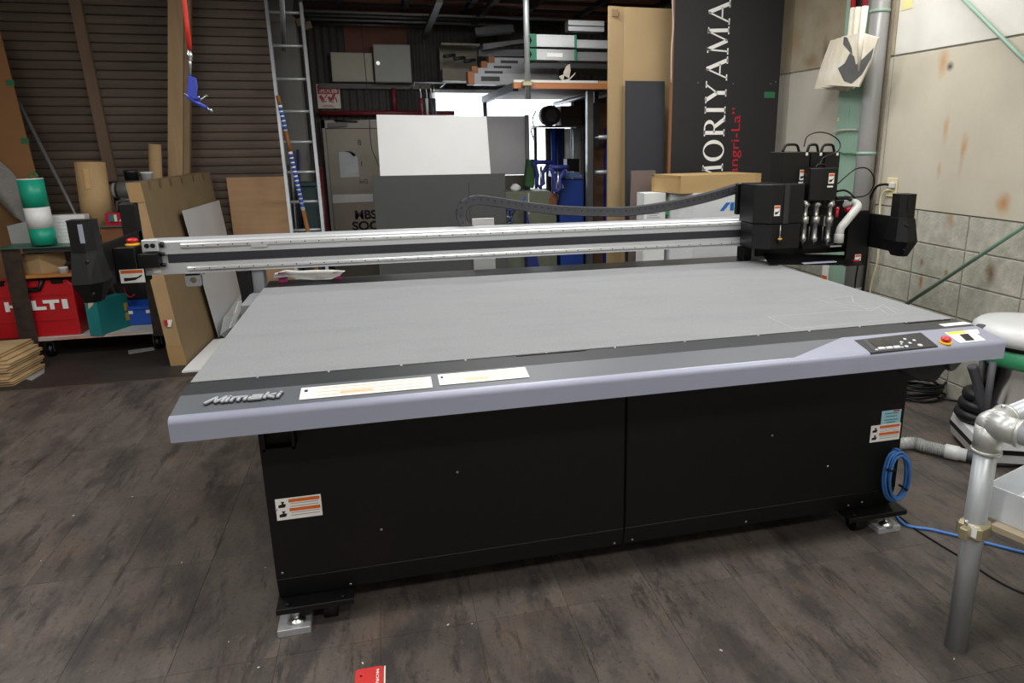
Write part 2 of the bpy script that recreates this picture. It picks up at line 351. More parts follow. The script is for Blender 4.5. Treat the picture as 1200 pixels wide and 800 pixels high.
# bed and its frame
G().box(.03, 2.63, -.10, 1.62, .765, .835).build('bed_frame', black_metal, M0)
bed = G().box(0, 2.66, 0, 1.40, .835, .8585).build('bed_plate', black_metal, M0)
G().box(.001, 2.659, .001, 1.399, .8585, .86).build('felt_mat', felt, bed)
G().box(-.004, 2.664, 1.402, 1.62, .835, .853).build('rear_plate', mat('dark_rear_plate', '#3b3f41', .35, .3, var=.06), M0)
white_scribe = mat('scored_line', '#adb0b2', .8)
def scribe(pts, r=.0009):
    q = [PZ(x, y, .8602) for x, y in pts]; g = G()
    for a, b in zip(q, q[1:]):
        if (b-a).length > 1e-4: g.bar(a, b, (b-a).cross(V((0, 0, 1))).normalized()*r, .0003)
    g.build('scored_line', white_scribe, bed)
scribe([(900, 371), (930, 385), (1058, 373)]); scribe([(900, 371), (1005, 363), (1020, 364), (1000, 354), (998, 346), (972, 350), (985, 356), (1030, 361), (1042, 369), (1060, 366), (1043, 359), (1012, 362)])
scribe([(1020, 364), (1035, 357), (1050, 367)]); scribe([(955, 350), (980, 358), (1010, 364)])
# --- front fascia: charcoal strip, slate cover, lavender extrusion
FY, FZ = -.109, .858; GY, GZ = -.224, .842
pl0 = V((0, FY, FZ)); pn = V((0, -(FZ-GZ), (FY-GY)*-1)).normalized() if False else V((0, GZ-FZ, FY-GY)).normalized()
if pn.z < 0: pn = -pn
def PT(x, y): return PP(x, y, pl0, pn)
sv = V((0, GY-FY, GZ-FZ)).normalized()       # down the slope towards the operator
G().box(0, 2.66, FY, -.001, .80, .858).build('edge_strip', strip_m, M0, bevel=.0015)
cutA, cutB = PT(986, 396), PT(930, 420)
G().prism([(0.0, FY, FZ-.0005), (cutA.x, FY, FZ-.0005), (cutB.x, GY, GZ-.0005), (0.0, GY, GZ-.0005)], (0, 0, -.02)).build('slate_cover', panel_grey, M0, bevel=.001)
G().prism([(cutA.x+.0015, FY, FZ+.001), (2.66, FY, FZ+.001), (2.66, GY, GZ+.001), (cutB.x+.0015, GY, GZ+.001)], (0, 0, -.02)).build('control_cover', lav, M0, bevel=.001)
prof = [(GY+.001, GZ+.0008)]
for k in range(7):
    t = math.pi/2*k/6; prof.append((GY-.004-.016*math.sin(t)+.0, GZ-.018+.016*math.cos(t)+.0015))
prof += [(-.244, .775), (-.238, .773), (-.225, .79), (-.222, .82)]
e = G().prism([(0, y, z) for y, z in prof], (2.66, 0, 0)).build('front_extrusion', lav, M0, smooth=False)
G().box(0.01, 2.65, -.225, -.09, .785, .80).build('fascia_floor', black_metal, M0)
# edge clips along the felt
clip = None
for x in (302, 385, 470, 545, 640, 720, 802, 888, 948, 1007, 1062, 1104):
    p = PZ(x, 447.5-(x-222.5)*.0829, .86)
    if not clip: clip = G().lathe([(.004, 0), (.004, .002), (.002, .003)], (p.x, -.006, .858), n=8).build('edge_screw', steel, M0); cp = p.x
    else: inst(clip, 'edge_screw', (p.x-cp, 0, 0), M0)
for a, b in ((604, 686), (1060, 1112)): p, q = PZ(a, 447.5-(a-222.5)*.0829, .86), PZ(b, 447.5-(b-222.5)*.0829, .86); G().box(p.x, q.x, -.012, -.001, .858, .8605).build('edge_clamp', black_plastic, M0)
# logo, stickers
p, q = PT(240, 474), PT(329, 466)
logo_m = mat('logo_chrome', '#b4b8bc', .35, .1, var=.03); logo_b = mat('logo_shadow', '#25272a', .5)
def letters(name, m, o0, ux, uy, h, spec, parent, depth, nn):
    """block letters from bars: spec = list of polylines in unit cell coordinates"""
    g = G()
    for poly, wd in spec:
        pts = [V(o0)+ux*(a*h)+uy*(b*h) for a, b in poly]
        for a, b in zip(pts, pts[1:]):
            d = (b-a).normalized(); wv = d.cross(nn).normalized()*wd*h/2; g.bar(a-d*wd*h*.3, b+d*wd*h*.3, wv, depth/2)
    return g.build(name, m, parent)
S = .28
def sh(pts): return [(x+S*y, y) for x, y in pts]
T = .2
spec = [(sh([(0, .08), (.55, .95), (.75, .15), (1.3, .95), (1.3, .08)]), T)]
x = 1.62
spec += [(sh([(x, .08), (x, .62)]), T), (sh([(x, .88), (x, .92)]), T)]; x += .38
spec += [(sh([(x, .08), (x, .62), (x+1.05, .62), (x+1.05, .08)]), T), (sh([(x+.53, .62), (x+.53, .08)]), T)]; x += 1.42
spec += [(sh([(x+.1, .65), (x+.85, .65), (x+.85, .08), (x, .08), (x, .38), (x+.85, .38)]), T)]; x += 1.2
spec += [(sh([(x, .08), (x, .95)]), T), (sh([(x+.7, .66), (x+.1, .36), (x+.75, .08)]), T)]; x += 1.06
spec += [(sh([(x, .08), (x, .62)]), T), (sh([(x, .88), (x, .92)]), T)]; x += .2
ux = V((1, 0, 0)); uy = -sv; Hh = (q.x-p.x)/(x+.1)
o0 = V((p.x, 0, 0)); o0 = PT(240, 475)
letters('logo_shadow_letters', logo_b, o0+ux*.0015-uy*.0025+pn*.002, ux, uy, Hh, [(a, b*1.35) for a, b in spec], M0, .004, pn)  # dark offset copy of the letters, its colour standing in for their shadow
letters('logo_lettering', logo_m, o0+pn*.006, ux, uy, Hh, spec, M0, .004, pn)
pale = mat('pale_caution_label', '#f1ede3', .4, var=.02); salmon = mat('salmon_print', '#e9b48c', .5)
for (a, b, c, d) in (((352, 468), (352, 455), (506, 441), (506, 456)), ((514, 452), (514, 438.5), (618, 430.5), (618, 443))):
    A, B, C_, D_ = PT(*a), PT(*b), PT(*c), PT(*d); x0, x1 = (A.x+B.x)/2, (C_.x+D_.x)/2
    cc = (A+B+C_+D_)/4; cc.x = (x0+x1)/2; hh = ((B-A).length+(C_-D_).length)/2*.93
    s_ = sticker('caution_label', pale, cc+pn*.001, (1, 0, 0), -sv, x1-x0, hh, M0)
    for k in (-.3, 0, .3): sticker('print_line', salmon, cc+pn*.002+sv*hh*k+V(((x1-x0)*.04, 0, 0)), (1, 0, 0), -sv, (x1-x0)*.82, hh*.05, s_, .0004)
    sticker('print_line', salmon, cc+pn*.002+sv*hh*.16+V((-(x1-x0)*.08, 0, 0)), (1, 0, 0), -sv, (x1-x0)*.25, hh*.14, s_, .0004)
    sticker('print_mark', black_print, cc+pn*.002-sv*hh*.2-V(((x1-x0)*.46, 0, 0)), (1, 0, 0), -sv, (x1-x0)*.025, hh*.2, s_, .0004)
# control panel
k4 = [PT(*q) for q in ((1001, 399), (1079, 390), (1099, 406), (1021, 414))]
x0, x1 = k4[0].x, k4[1].x; mid = (k4[0]+k4[1]+k4[2]+k4[3])/4
cp_ = G().prism([k4[0]+pn*.002, k4[1]+pn*.002, k4[2]+pn*.002, k4[3]+pn*.002], -pn*.004).build('control_panel', mat('control_panel_black', '#232428', .4, var=.05), M0)
def pad(name, m, pts, h=.003, parent=cp_): return G().prism([PT(*q)+pn*.002 for q in pts], pn*h).build(name, m, parent)
pad('display', mat('display_glass', '#17191b', .15, var=.05), ((1017, 400), (1037, 398), (1046, 405), (1027, 407)), .0012)
pad('display_bezel', mat('display_bezel', '#3a3c41', .4), ((1011, 399.5), (1016, 399), (1030, 412), (1025, 413)), .0008)
btn = mat('silver_button', '#cfd2d6', .3, .2, var=.03)
for (a, b) in ((1028, 408.5), (1037, 407.8), (1046, 407)): pad('soft_key', btn, ((a, b), (a+7.5, b-.7), (a+9.5, b+1.6), (a+2, b+2.3)), .004)
for (a, b, r_) in ((1027, 411, .005), (1056, 402, .006), (1060, 398.5, .006), (1071, 400, .006), (1066, 403, .006), (1062, 407, .007), (1057, 408, .0045), (1056, 404.5, .0035), (1078, 405.5, .009)):
    G().lathe([(r_, 0), (r_, .003), (r_*.7, .0045)], PT(a, b)+pn*.002, pn, 12).build('button', btn, cp_)
def estop(c, r_, parent, up):
    y_ = G().lathe([(r_*1.25, 0), (r_*1.25, r_*.35), (r_*.9, r_*.45), (r_*.55, r_*.5)], c, up, 18).build('stop_button_base', mat('safety_yellow', '#e2a71c', .4, var=.03), parent)
    G().lathe([(r_*.55, r_*.45), (r_*.75, r_*.7), (r_, r_*.8), (r_*1.02, r_*1.1), (r_*.8, r_*1.35), (r_*.3, r_*1.45)], c, up, 18).build('stop_button_cap', mat('safety_red', '#c8202c', .3, var=.04, coat=.3), y_)
estop(PT(1107.5, 402), .0165, M0, pn)
k4 = [(1107, 390), (1145, 386), (1148, 390.5), (1144, 391), (1155, 399), (1125, 402)]
st = G().prism([PT(*q)+pn*.001 for q in k4], pn*.0008).build('control_label', white_print, M0)
pad('label_band', mat('label_yellow', '#e9c53f', .5), ((1109.5, 390.2), (1129, 388.2), (1132, 390.5), (1112, 392.8)), .0011, st)
pad('label_icon', black_print, ((1124, 392.5), (1134, 391.5), (1142, 399), (1132, 400)), .0011, st)
a, b, c, d = [PZ(*q, .859) for q in ((1100, 380), (1129, 377), (1139, 379.5), (1107, 382.5))]
G().prism([a, b, c, d], (0, 0, .0008)).build('strip_label', white_print, M0)
# boxes hanging below the control end
g = G(); y0 = -.19
P_ = [PY(*q, y0) for q in ((1052, 431), (1112, 424), (1112, 428), (1099, 446), (1078, 447), (1060, 437))]
g.prism(P_, (0, .28, 0)).build('control_housing', black_metal, M0, bevel=.004)
P_ = [PY(*q, -.2) for q in ((1112, 424), (1131, 422), (1120, 434), (1114, 436))]
G().prism(P_, (0, .06, 0)).build('cable_boot', grey_rubber, M0, bevel=.004)
# front labels on the cabinet
def warn(c0, w, h, parent):
    s_ = sticker('warning_label', white_print, c0, (1, 0, 0), (0, 0, 1), w, h, parent)
    q = V(c0)+V((0, -.0008, 0))
    for k in (.36, -.06): sticker('orange_bar', orange_print, q+V((w*.13, 0, h*k)), (1, 0, 0), (0, 0, 1), w*.68, h*.15, s_, .0004)
    for k in (.22, .1, -.2, -.32): sticker('print_line', mat('grey_print', '#a9a7a3', .5), q+V((w*.13, 0, h*k)), (1, 0, 0), (0, 0, 1), w*.62, h*.035, s_, .0004)
    for k in (.2, -.24):
        G().prism([q+V((w*a, 0, h*(k+b))) for a, b in ((-.44, -.12), (-.3, -.12), (-.27, .02), (-.33, .05), (-.3, .14), (-.38, .16), (-.36, .04), (-.44, 0))], (0, -.0004, 0)).build('pictogram', black_print, s_)
a, b = PY(323.5, 597, 0), PY(377, 591, 0)
warn(V((a.x+b.x, -.002, a.z+b.z))/2, b.x-a.x, .074, M0)
a, b = PY(1019.5, 510, 0), PY(1054.5, 503, 0)
warn(V(((a.x+b.x)/2, -.001, (a.z+b.z)/2)), b.x-a.x, .07, M0)
a = PY(1044, 489, 0); cyan = mat('cyan_label', '#9fd0dc', .45, var=.03)
s_ = sticker('cyan_label', cyan, (a.x, -.0005, a.z), (1, 0, 0), (0, 0, 1), .088, .062, M0)
for k, w_ in ((.018, .06), (.006, .05), (-.008, .06), (-.018, .04)): sticker('print_line', mat('cyan_print', '#58808a', .5), (a.x, -.0014, a.z+k), (1, 0, 0), (0, 0, 1), w_, .004, s_, .0004)
sticker('print_mark', red_print, (a.x+.022, -.0014, a.z+.027), (1, 0, 0), (0, 0, 1), .03, .006, s_, .0004)
# feet: bracket plate, caster, levelling foot
for side, X0 in ((0, KL), (1, KR)):
    s1 = 1 if side == 0 else -1
    xa, xb = (X0-.005, X0+.235) if side == 0 else (X0-.235, X0+.03)
    br = G().box(xa, xb, -.045, .12, KB-.012, KB-.004).box(xa, xb, -.045, -.039, KB-.024, KB-.012).build('foot_bracket', black_metal, M0, bevel=.0015)
    for k in (.03, .2): G().lathe([(.008, 0), (.008, .006)], (X0+s1*k, -.025, KB-.004), n=6).build('bracket_bolt', black_metal, br)
    cx = X0+s1*.155
    G().cyl((cx-.022, .02, .036), (cx+.022, .02, .036), .036, n=20).build('caster_wheel', black_plastic, M0)
    G().box(cx-.03, cx+.03, -.005, .06, .055, KB-.012).build('caster_fork', black_metal, M0)
    fx = X0+s1*.05 if side == 0 else X0-.042
    ft = G().lathe([(.029, .0252), (.029, .0285), (.022, .036), (.011, .041), (.0085, .044), (.0085, KB-.012)], (fx, -.018, 0), n=20).build('levelling_foot', steel, M0)
    G().lathe([(.013, .05), (.013, .06)], (fx, -.018, 0), n=6).build('foot_nut', steel, ft)
blk = mat('milled_aluminium_block', '#b9babb', .4, .6, var=.05)
tag(G().box(.157, .258, -.058, .042, 0, .025).build('levelling_block', blk, bevel=.0015), 'milled aluminium block under the machine foot below the logo end', 'block')
tag(G().box(2.402, 2.503, -.042, .058, 0, .025).build('levelling_block', mat('clear_acrylic_block', '#b4b7b9', .25, .1, var=.05, trans=.25), bevel=.0015), 'greyish clear block under the machine foot beside the blue cable coil', 'block')
# ---------------- gantry
BYf = 1.42; BZ0, BZ1 = .945, 1.10
BX0, BX1 = -.50, 3.16
beam = G().prism([(BX0, y, z) for y, z in ((BYf, BZ0), (BYf, .995), (BYf+.012, .997), (BYf+.012, 1.036), (BYf, 1.038), (BYf, BZ1-.008), (BYf+.008, BZ1), (BYf+.13, BZ1), (BYf+.13, BZ0))], (BX1-BX0, 0, 0)).build('gantry_beam', alu, M0)
G().box(-.40, BX1-.02, BYf+.004, BYf+.0125, .997, 1.036).build('drive_belt_cover', mat('belt_cover', '#2a2b31', .45, var=.05), beam)
rail_m = mat('linear_rail_steel', '#d8d9da', .36, .6, var=.03, scale=3)
for (z0, z1, xa) in ((1.064, 1.086, -.335), (.957, .977, -.32)):
    rl = G().prism([(xa, BYf, z0), (xa, BYf-.008, z0), (xa, BYf-.013, z0+.005), (xa, BYf-.013, z1-.005), (xa, BYf-.008, z1), (xa, BYf, z1)], (2.64-xa, 0, 0)).build('linear_rail', rail_m, beam)
    h0 = None; hx = xa+.03
    while hx < 2.62:
        if not h0:
            h0 = G().cyl((hx, BYf-.0136, (z0+z1)/2), (hx, BYf-.0128, (z0+z1)/2), .0032, n=8).build('rail_bolt', mat('rail_bolt', '#4b4d50', .4, .8), M0); hx0 = hx
        else: inst(h0, 'rail_bolt', (hx-hx0, 0, 0), M0)
        hx += .064
a = PY(295, 288, BYf); G().box(a.x, a.x+.07, BYf-.012, BYf, a.z-.005, a.z+.012).build('rail_stop', alu, M0)
# left end: pulley block, black belt housing, stop button, sticker
a, b = PY(166, 281, 1.40), PY(187, 294, 1.40)
G().box(a.x, b.x, 1.385, BYf+.02, b.z, a.z).build('pulley_block', alu, M0, bevel=.003)
c = (a+b)/2; G().cyl((c.x-.012, 1.384, c.z), (c.x-.012, 1.386, c.z), .011, n=14).cyl((c.x+.012, 1.384, c.z), (c.x+.012, 1.386, c.z), .011, n=14).build('pulley_slot', black_plastic, M0)
G().cyl((b.x+.005, 1.41, c.z), (b.x+.018, 1.41, c.z), .014, n=12).build('pulley_cap', black_plastic, M0)
a = PY(137, 286, 1.38); b = PY(165, 330, 1.38)
G().box(-.60, b.x, 1.36, 1.55, .905, 1.085).box(b.x, -.425, 1.375, BYf+.01, .985, 1.05).build('belt_housing', black_metal, M0, bevel=.003)
G().cyl((-.425, 1.40, 1.043), (-.405, 1.40, 1.043), .009, n=10).cyl((-.425, 1.40, .993), (-.405, 1.40, .993), .009, n=10).build('belt_guide', black_plastic, M0)
p = PY(155, 283, 1.42); estop(V((p.x, 1.42, 1.085)), .024, M0, V((0, 0, 1)))
def warn_sq(c, w, h, parent, xv=(1, 0, 0)):
    xv = V(xv); n = xv.cross(V((0, 0, 1)))
    s_ = sticker('warning_label', white_print, c, xv, (0, 0, 1), w, h, parent); q = V(c)+n*.0008
    sticker('orange_bar', orange_print, q+V((0, 0, h*.33)), xv, (0, 0, 1), w*.9, h*.24, s_, .0004)
    G().prism([q+xv*w*i+V((0, 0, h*j)) for i, j in ((-.36, -.38), (.1, -.3), (.38, -.05), (.4, .12), (.2, -.08), (-.1, -.12), (-.36, -.1))], n*.0004).build('pictogram', black_print, s_)
a, b = PY(142, 332, 1.358), PY(168, 315, 1.358); warn_sq(((a.x+b.x)/2, 1.3595, (a.z+b.z)/2), b.x-a.x, b.z-a.z, M0)
a, b = PY(218, 335, 1.40), PY(235, 321, 1.40)
br = G(); cx, cz, w2, h2, r_ = (a.x+b.x)/2, (a.z+b.z)/2, (b.x-a.x)/2, .03, .014
n = 24; ring = [(cx+r_*math.cos(2*math.pi*k/n), cz+r_*math.sin(2*math.pi*k/n)) for k in range(n)]
sq = []
for k in range(n):
    t = 2*math.pi*k/n; m_ = max(abs(math.cos(t))/w2, abs(math.sin(t))/h2); sq.append((cx+math.cos(t)/m_, cz+math.sin(t)/m_))
vs = [(x, 1.40, z) for x, z in ring]+[(x, 1.40, z) for x, z in sq]+[(x, 1.425, z) for x, z in ring]+[(x, 1.425, z) for x, z in sq]
fs = []
for k in range(n): j = (k+1) % n; fs += [(k, j, n+j, n+k), (2*n+k, 3*n+k, 3*n+j, 2*n+j), (k, 2*n+k, 2*n+j, j), (n+k, n+j, 3*n+j, 3*n+k)]
br.add(vs, fs); br.box(cx-w2, cx+w2+.012, 1.40, 1.425, BZ0-.008, BZ0+.001).build('hole_bracket', mat('grey_cast_bracket', '#9b9fa0', .45, .6, var=.06), M0)
sticker('serial_label', white_print, PY(184, 317, BYf)+V((0, -.0005, 0)), (1, 0, 0), (0, 0, 1), .032, .02, M0)
# gantry legs and side rails
leg_m = mat('grey_leg_cover', '#85888b', .5, var=.05)
a, b = PY(295, 325, 1.44), PY(309, 325, 1.44)
G().box(a.x, b.x, 1.44, 1.54, .70, BZ0).build('gantry_leg', leg_m, M0, bevel=.003)
G().box(a.x-.05, a.x-.002, 1.40, 1.6, .35, BZ0).build('leg_drive_cover', black_metal, M0)
G().box(-.065, -.006, 1.15, 1.62, .66, .835).build('side_rail', leg_m, M0, bevel=.003)
a, b = PY(881, 300, 1.44), PY(892, 300, 1.44)
G().box(a.x, b.x+.03, 1.44, 1.54, .853, BZ0).build('gantry_leg', leg_m, M0, bevel=.003)
G().box(a.x-.055, a.x-.004, 1.44, 1.52, .853, BZ0-.004).build('leg_roller_guard', black_metal, M0, bevel=.006)
# side arms with sensor towers
tow = black_metal
for X, s1 in ((-.60, -1), (3.27, 1)):
    G().box(min(X, X+s1*.012), max(X, X+s1*.012), 1.12, 1.78, .925, 1.115).build('side_arm', black_metal, M0, bevel=.002)
    tc_ = -.603 if s1 < 0 else 3.303
    def slab(h0, h1, z0, z1, yy, k0=1., k1=1.):    # five-sided tower slice, lower and upper half widths
        pts = lambda h, z, k: [(tc_+s1*a*h, yy+b*.06*k, z) for a, b in ((-1, -.35), (-.35, -1), (.75, -1), (1, -.2), (1, 1), (-1, 1))]
        A, B = pts(h0, z0, k0), pts(h1, z1, k1); n = 6
        f_ = [tuple(range(n)), tuple(range(2*n-1, n-1, -1))]+[(i, (i+1) % n, (i+1) % n+n, i+n) for i in range(n)]
        if s1 > 0: f_ = [t[::-1] for t in f_]
        return A+B, [t[::-1] for t in f_][::1]
    g = G(); g.add(*slab(.028, .056, .905, .988, 1.08, .6, 1.25)); g.add(*slab(.056, .046, .988, 1.11, 1.08, 1.25, .8))
    t_ = g.build('sensor_tower', tow, M0)
    g = G(); g.add(*slab(.046, .046, 1.111, 1.238, 1.085, .75, .75)); hd = g.build('tower_head', tow, t_, bevel=.002)
    G().box(tc_-s1*.012-.008, tc_-s1*.012+.008, 1.036, 1.041, 1.15, 1.225).build('sensor_window', mat('sensor_window', '#9a9eae', .25, var=.05) if s1 < 0 else black_plastic, t_)
    for zz in (.93, 1.06): G().cyl((tc_-s1*.02, 1.015, zz+.015), (tc_-s1*.02, 1.04, zz+.015), .006, n=10).build('tower_bolt', black_plastic, t_)
    G().box(min(X, X+s1*.07), max(X, X+s1*.07), 1.74, 1.80, .93, 1.25).build('rear_sensor_post', black_metal, M0, bevel=.003)
# ---------------- cable chain on top of the beam
cy = 1.56
cpts = smooth_path([PY(*q, cy) for q in ((590, 276), (565, 274), (549, 267), (541, 256), (541, 245), (548, 237), (561, 234), (583, 236.5), (612, 241), (650, 245.5), (690, 247.5), (730, 247.5), (765, 244), (800, 237.5), (835, 229), (868, 219))], 12)
# resample by arc length
arc = [0]
for a, b in zip(cpts, cpts[1:]): arc.append(arc[-1]+(b-a).length)
def at(s):
    for i in range(len(arc)-1):
        if arc[i+1] >= s: t = (s-arc[i])/max(arc[i+1]-arc[i], 1e-9); return cpts[i].lerp(cpts[i+1], t), (cpts[i+1]-cpts[i]).normalized()
    return cpts[-1], (cpts[-1]-cpts[-2]).normalized()
band = G(); chain = None; cm = mat('chain_plastic', '#3a3a3f', .5, var=.08); nlk = int(arc[-1]/.036)
inner = mat('chain_inner_strip', '#8f9194', .5, var=.05)
bp = [at(arc[-1]*i/120) for i in range(121)]
vs = []; 
for p, t in bp:
    n_ = V((t.z, 0, -t.x)); n_ = n_ if True else -n_
    vs += [p+n_*.025+V((0, -.028, 0)), p+n_*.025+V((0, .028, 0))]
ch = band.add(vs, [(2*i, 2*i+1, 2*i+3, 2*i+2) for i in range(120)], True).build('cable_chain', inner, M0)
for i in range(nlk):
    p, t = at((i+.5)*arc[-1]/nlk); n_ = V((t.z, 0, -t.x)); L2 = arc[-1]/nlk/2*.97
    g = G().obox(p+V((0, -.028+.0012*(i % 2), 0)), t*L2*1.3, n_*.0225, V((0, .003, 0))).obox(p+V((0, .028, 0)), t*L2*1.3, n_*.0225, V((0, .003, 0))).obox(p-n_*.0205, t*L2*1.04, n_*.002, V((0, .028, 0)))
    g.build('chain_link', cm, ch)
    G().obox(p+V((0, -.0318, 0))-n_*.006, t*.0045, n_*.0035, V((0, .0008, 0))).build('chain_pin', black_print, ch)
# ---------------- carriage
cmat = mat('carriage_cover_black', '#0b0b0c', .42, spec=.4, var=.1)
CF = 1.20
def fx(px, Y, py=240): return PY(px, py, Y).x
def fz(px, py, Y): return PY(px, py, Y).z
G().box(fx(863, 1.44), fx(889, 1.44), 1.44, 1.465, fz(875, 251, 1.44), fz(875, 215, 1.44)).build('chain_bracket', cmat, M0, bevel=.003)
g = G().lathe([(.024, 0), (.024, .012), (.012, .014)], PY(882, 243, 1.38), (0, -1, 0), 18); g.build('idler_wheel', mat('idler_grey', '#6c6f72', .4, .5), M0)
G().box(fx(879, 1.39), fx(890, 1.39), 1.39, 1.42, BZ0, fz(882, 232, 1.39)).build('carriage_plate', black_metal, M0, bevel=.002)
xa, xm, xb = fx(890, CF), fx(905, CF), fx(942, CF)
zt, zm, zb = fz(915, 216, CF), fz(915, 262, CF), fz(915, 292, CF)
body = G().prism([(xa, CF+.06, zm), (xm, CF, zm), (xb, CF, zm), (xb, 1.41, zm), (xa, 1.41, zm)], (0, 0, zt-zm)).build('carriage_cover', cmat, M0, bevel=.003)
G().prism([(xa+.006, CF+.066, zb), (xm+.004, CF+.006, zb), (xb-.006, CF+.006, zb), (xb-.006, 1.40, zb), (xa+.006, 1.40, zb)], (0, 0, zm-zb-.002)).build('carriage_skirt', cmat, body, bevel=.003)
G().box(xm+.068, xm+.098, CF-.004, CF, zm, zt).build('cover_sheen_strip', mat('cover_sheen_strip', '#2a2b2d', .35, var=.06), body)  # lighter strip that paints the sheen on the cover front
a = PY(911, 246, CF); warn_sq((a.x-.002, CF-.001, a.z-.004), .034, .055, body)
a = PY(913, 280, CF); G().cyl((a.x, CF-.006, a.z), (a.x, CF-.006, a.z+.075), .003, n=8).build('cover_pin', steel, body)
G().lathe([(.014, 0), (.014, .008), (.009, .013)], (a.x, CF-.008, a.z-.004), (0, 0, 1), 14).build('brass_knob', mat('brass_knob', '#caa45a', .3, .9), body); G().lathe([(.008, -.02), (.008, -.004)], (a.x, CF-.008, a.z-.004), n=10).build('pin_tip', black_plastic, body)
# head towers
tower_spec = [(914, 945, 178, 236, 1.30, 1.43), (946, 961, 178, 236, 1.31, 1.43), (962, 980, 178, 236, 1.32, 1.43)]
for i, (l, r_, t_, b_, y0, y1) in enumerate(tower_spec):
    x0, x1 = fx(l, y0), fx(r_, y0); z1 = fz((l+r_)/2, t_, y0)
    tw = G().box(x0, x1-.002, y0, y1, zt-.15, z1).build('head_tower', cmat, M0, bevel=.003)
    xc, hw = (x0+x1)/2, (x1-x0)*.42
    if i == 0: xc, hw = x0+.075, .05
    hp = smooth_path([(xc-hw, y0+.05, z1), (xc-hw*.75, y0+.05, z1+.03), (xc-hw*.4, y0+.05, z1+.038), (xc+hw*.4, y0+.05, z1+.038), (xc+hw*.75, y0+.05, z1+.03), (xc+hw, y0+.05, z1)], 4)
    G().tube(hp, .0075, 8).build('carry_handle', black_plastic, tw)
    sticker('head_label', white_print, (x1-.022, y0-.0008, z1-.012), (1, 0, 0), (0, 0, 1), .014, .016, tw)
a = PY(941, 205, 1.30); warn_sq((a.x-.004, 1.299, a.z), .034, .055, M0); sticker('head_strip', white_print, (a.x-.006, 1.2985, a.z-.04), (1, 0, 0), (0, 0, 1), .04, .008, M0)
x0, x1 = fx(949, 1.22), fx(981, 1.22); z0, z1 = fz(965, 235, 1.22), fz(965, 197, 1.22)
hc = G().prism([(x0, 1.235, z0), (x0+.06, 1.22, z0), (x1, 1.235, z0), (x1, 1.31, z0), (x0, 1.31, z0)], (0, 0, z1-z0)).build('head_cover', cmat, M0, bevel=.003)
G().tube(smooth_path([(x0+.05, 1.27, z1), (x0+.065, 1.27, z1+.016), (x0+.1, 1.27, z1+.016), (x0+.115, 1.27, z1)], 4), .005, 8).build('carry_handle', black_plastic, hc)
a = PY(974, 209, 1.226); warn_sq((a.x, 1.224, a.z), .034, .055, hc); sticker('head_strip', white_print, (a.x-.004, 1.2265, a.z-.043), (1, 0, 0), (0, 0, 1), .04, .009, hc)
# tool holders
G().box(fx(944, 1.33), fx(998, 1.33), 1.33, 1.43, fz(960, 291, 1.33), fz(960, 236, 1.33)).build('tool_backplate', black_metal, M0)
satin = mat('satin_tool_steel', '#b5b4b0', .32, .9, var=.12, scale=30)
for k, px in enumerate((944, 957, 973)):
    Yt = 1.27; x = fx(px, Yt); zt_, zb_ = fz(px, 235, Yt), fz(px, 287, Yt)
    h = zt_-zb_
    tl = G().lathe([(.021, h), (.021, h*.88), (.013, h*.85), (.013, h*.66), (.023, h*.64), (.023, h*.5), (.014, h*.48), (.014, h*.2), (.018, h*.18), (.018, h*.1), (.006, h*.07), (.003, 0)], (x, Yt, zb_), n=14).build('tool_holder', satin, M0)
    G().box(x-.026, x+.03, Yt+.005, Yt+.06, zb_+h*.42, zb_+h*.66).build('tool_clamp', black_metal if k < 2 else satin, tl, bevel=.003)
    for dx in (-.02, .026): G().cyl((x+dx, Yt+.02, zb_+h*.1), (x+dx, Yt+.02, zb_+h*.6), .004, n=8).build('guide_pin', steel, tl)
    G().lathe([(.022, 0), (.022, .008), (.012, .014)], (x+.004, Yt, zb_+h*.9), n=12).build('tool_cap', satin, tl)
a = PY(981, 249, 1.25); G().cyl((a.x, 1.25, a.z-.025), (a.x, 1.25, a.z+.02), .008, n=10).sphere(a+V((0, 0, .02)), .011).build('red_lever', mat('lever_red', '#c01a30', .3), M0)
a = PY(991, 246, 1.28); G().cyl(a, a+V((.05, 0, .008)), .012, n=10).build('red_lever', MATS['lever_red'], M0)
a = PY(978, 286, 1.24); G().box(a.x-.04, a.x+.03, 1.22, 1.3, a.z-.012, a.z-.004).build('hose_plate', steel, M0)
hose_w = mat('milky_hose', '#d7d7d2', .35, var=.04, trans=.15)
hp = [PY(*q) for q in ((983, 280, 1.22), (985, 268, 1.22), (991, 260, 1.22), (1000, 249, 1.23), (1005, 242, 1.26), (1001, 237.5, 1.3), (990, 239, 1.34), (978, 244, 1.38))]
sp_ = smooth_path(hp, 10)
ho = G().tube(sp_, [.0215+.0018*(i % 2) for i in range(len(sp_))], 14).build('dust_hose', hose_w, M0)
G().lathe([(.026, 0), (.026, .045), (.023, .05)], hp[0]-V((0, 0, .02)), n=16).build('hose_cuff', hose_w, ho)
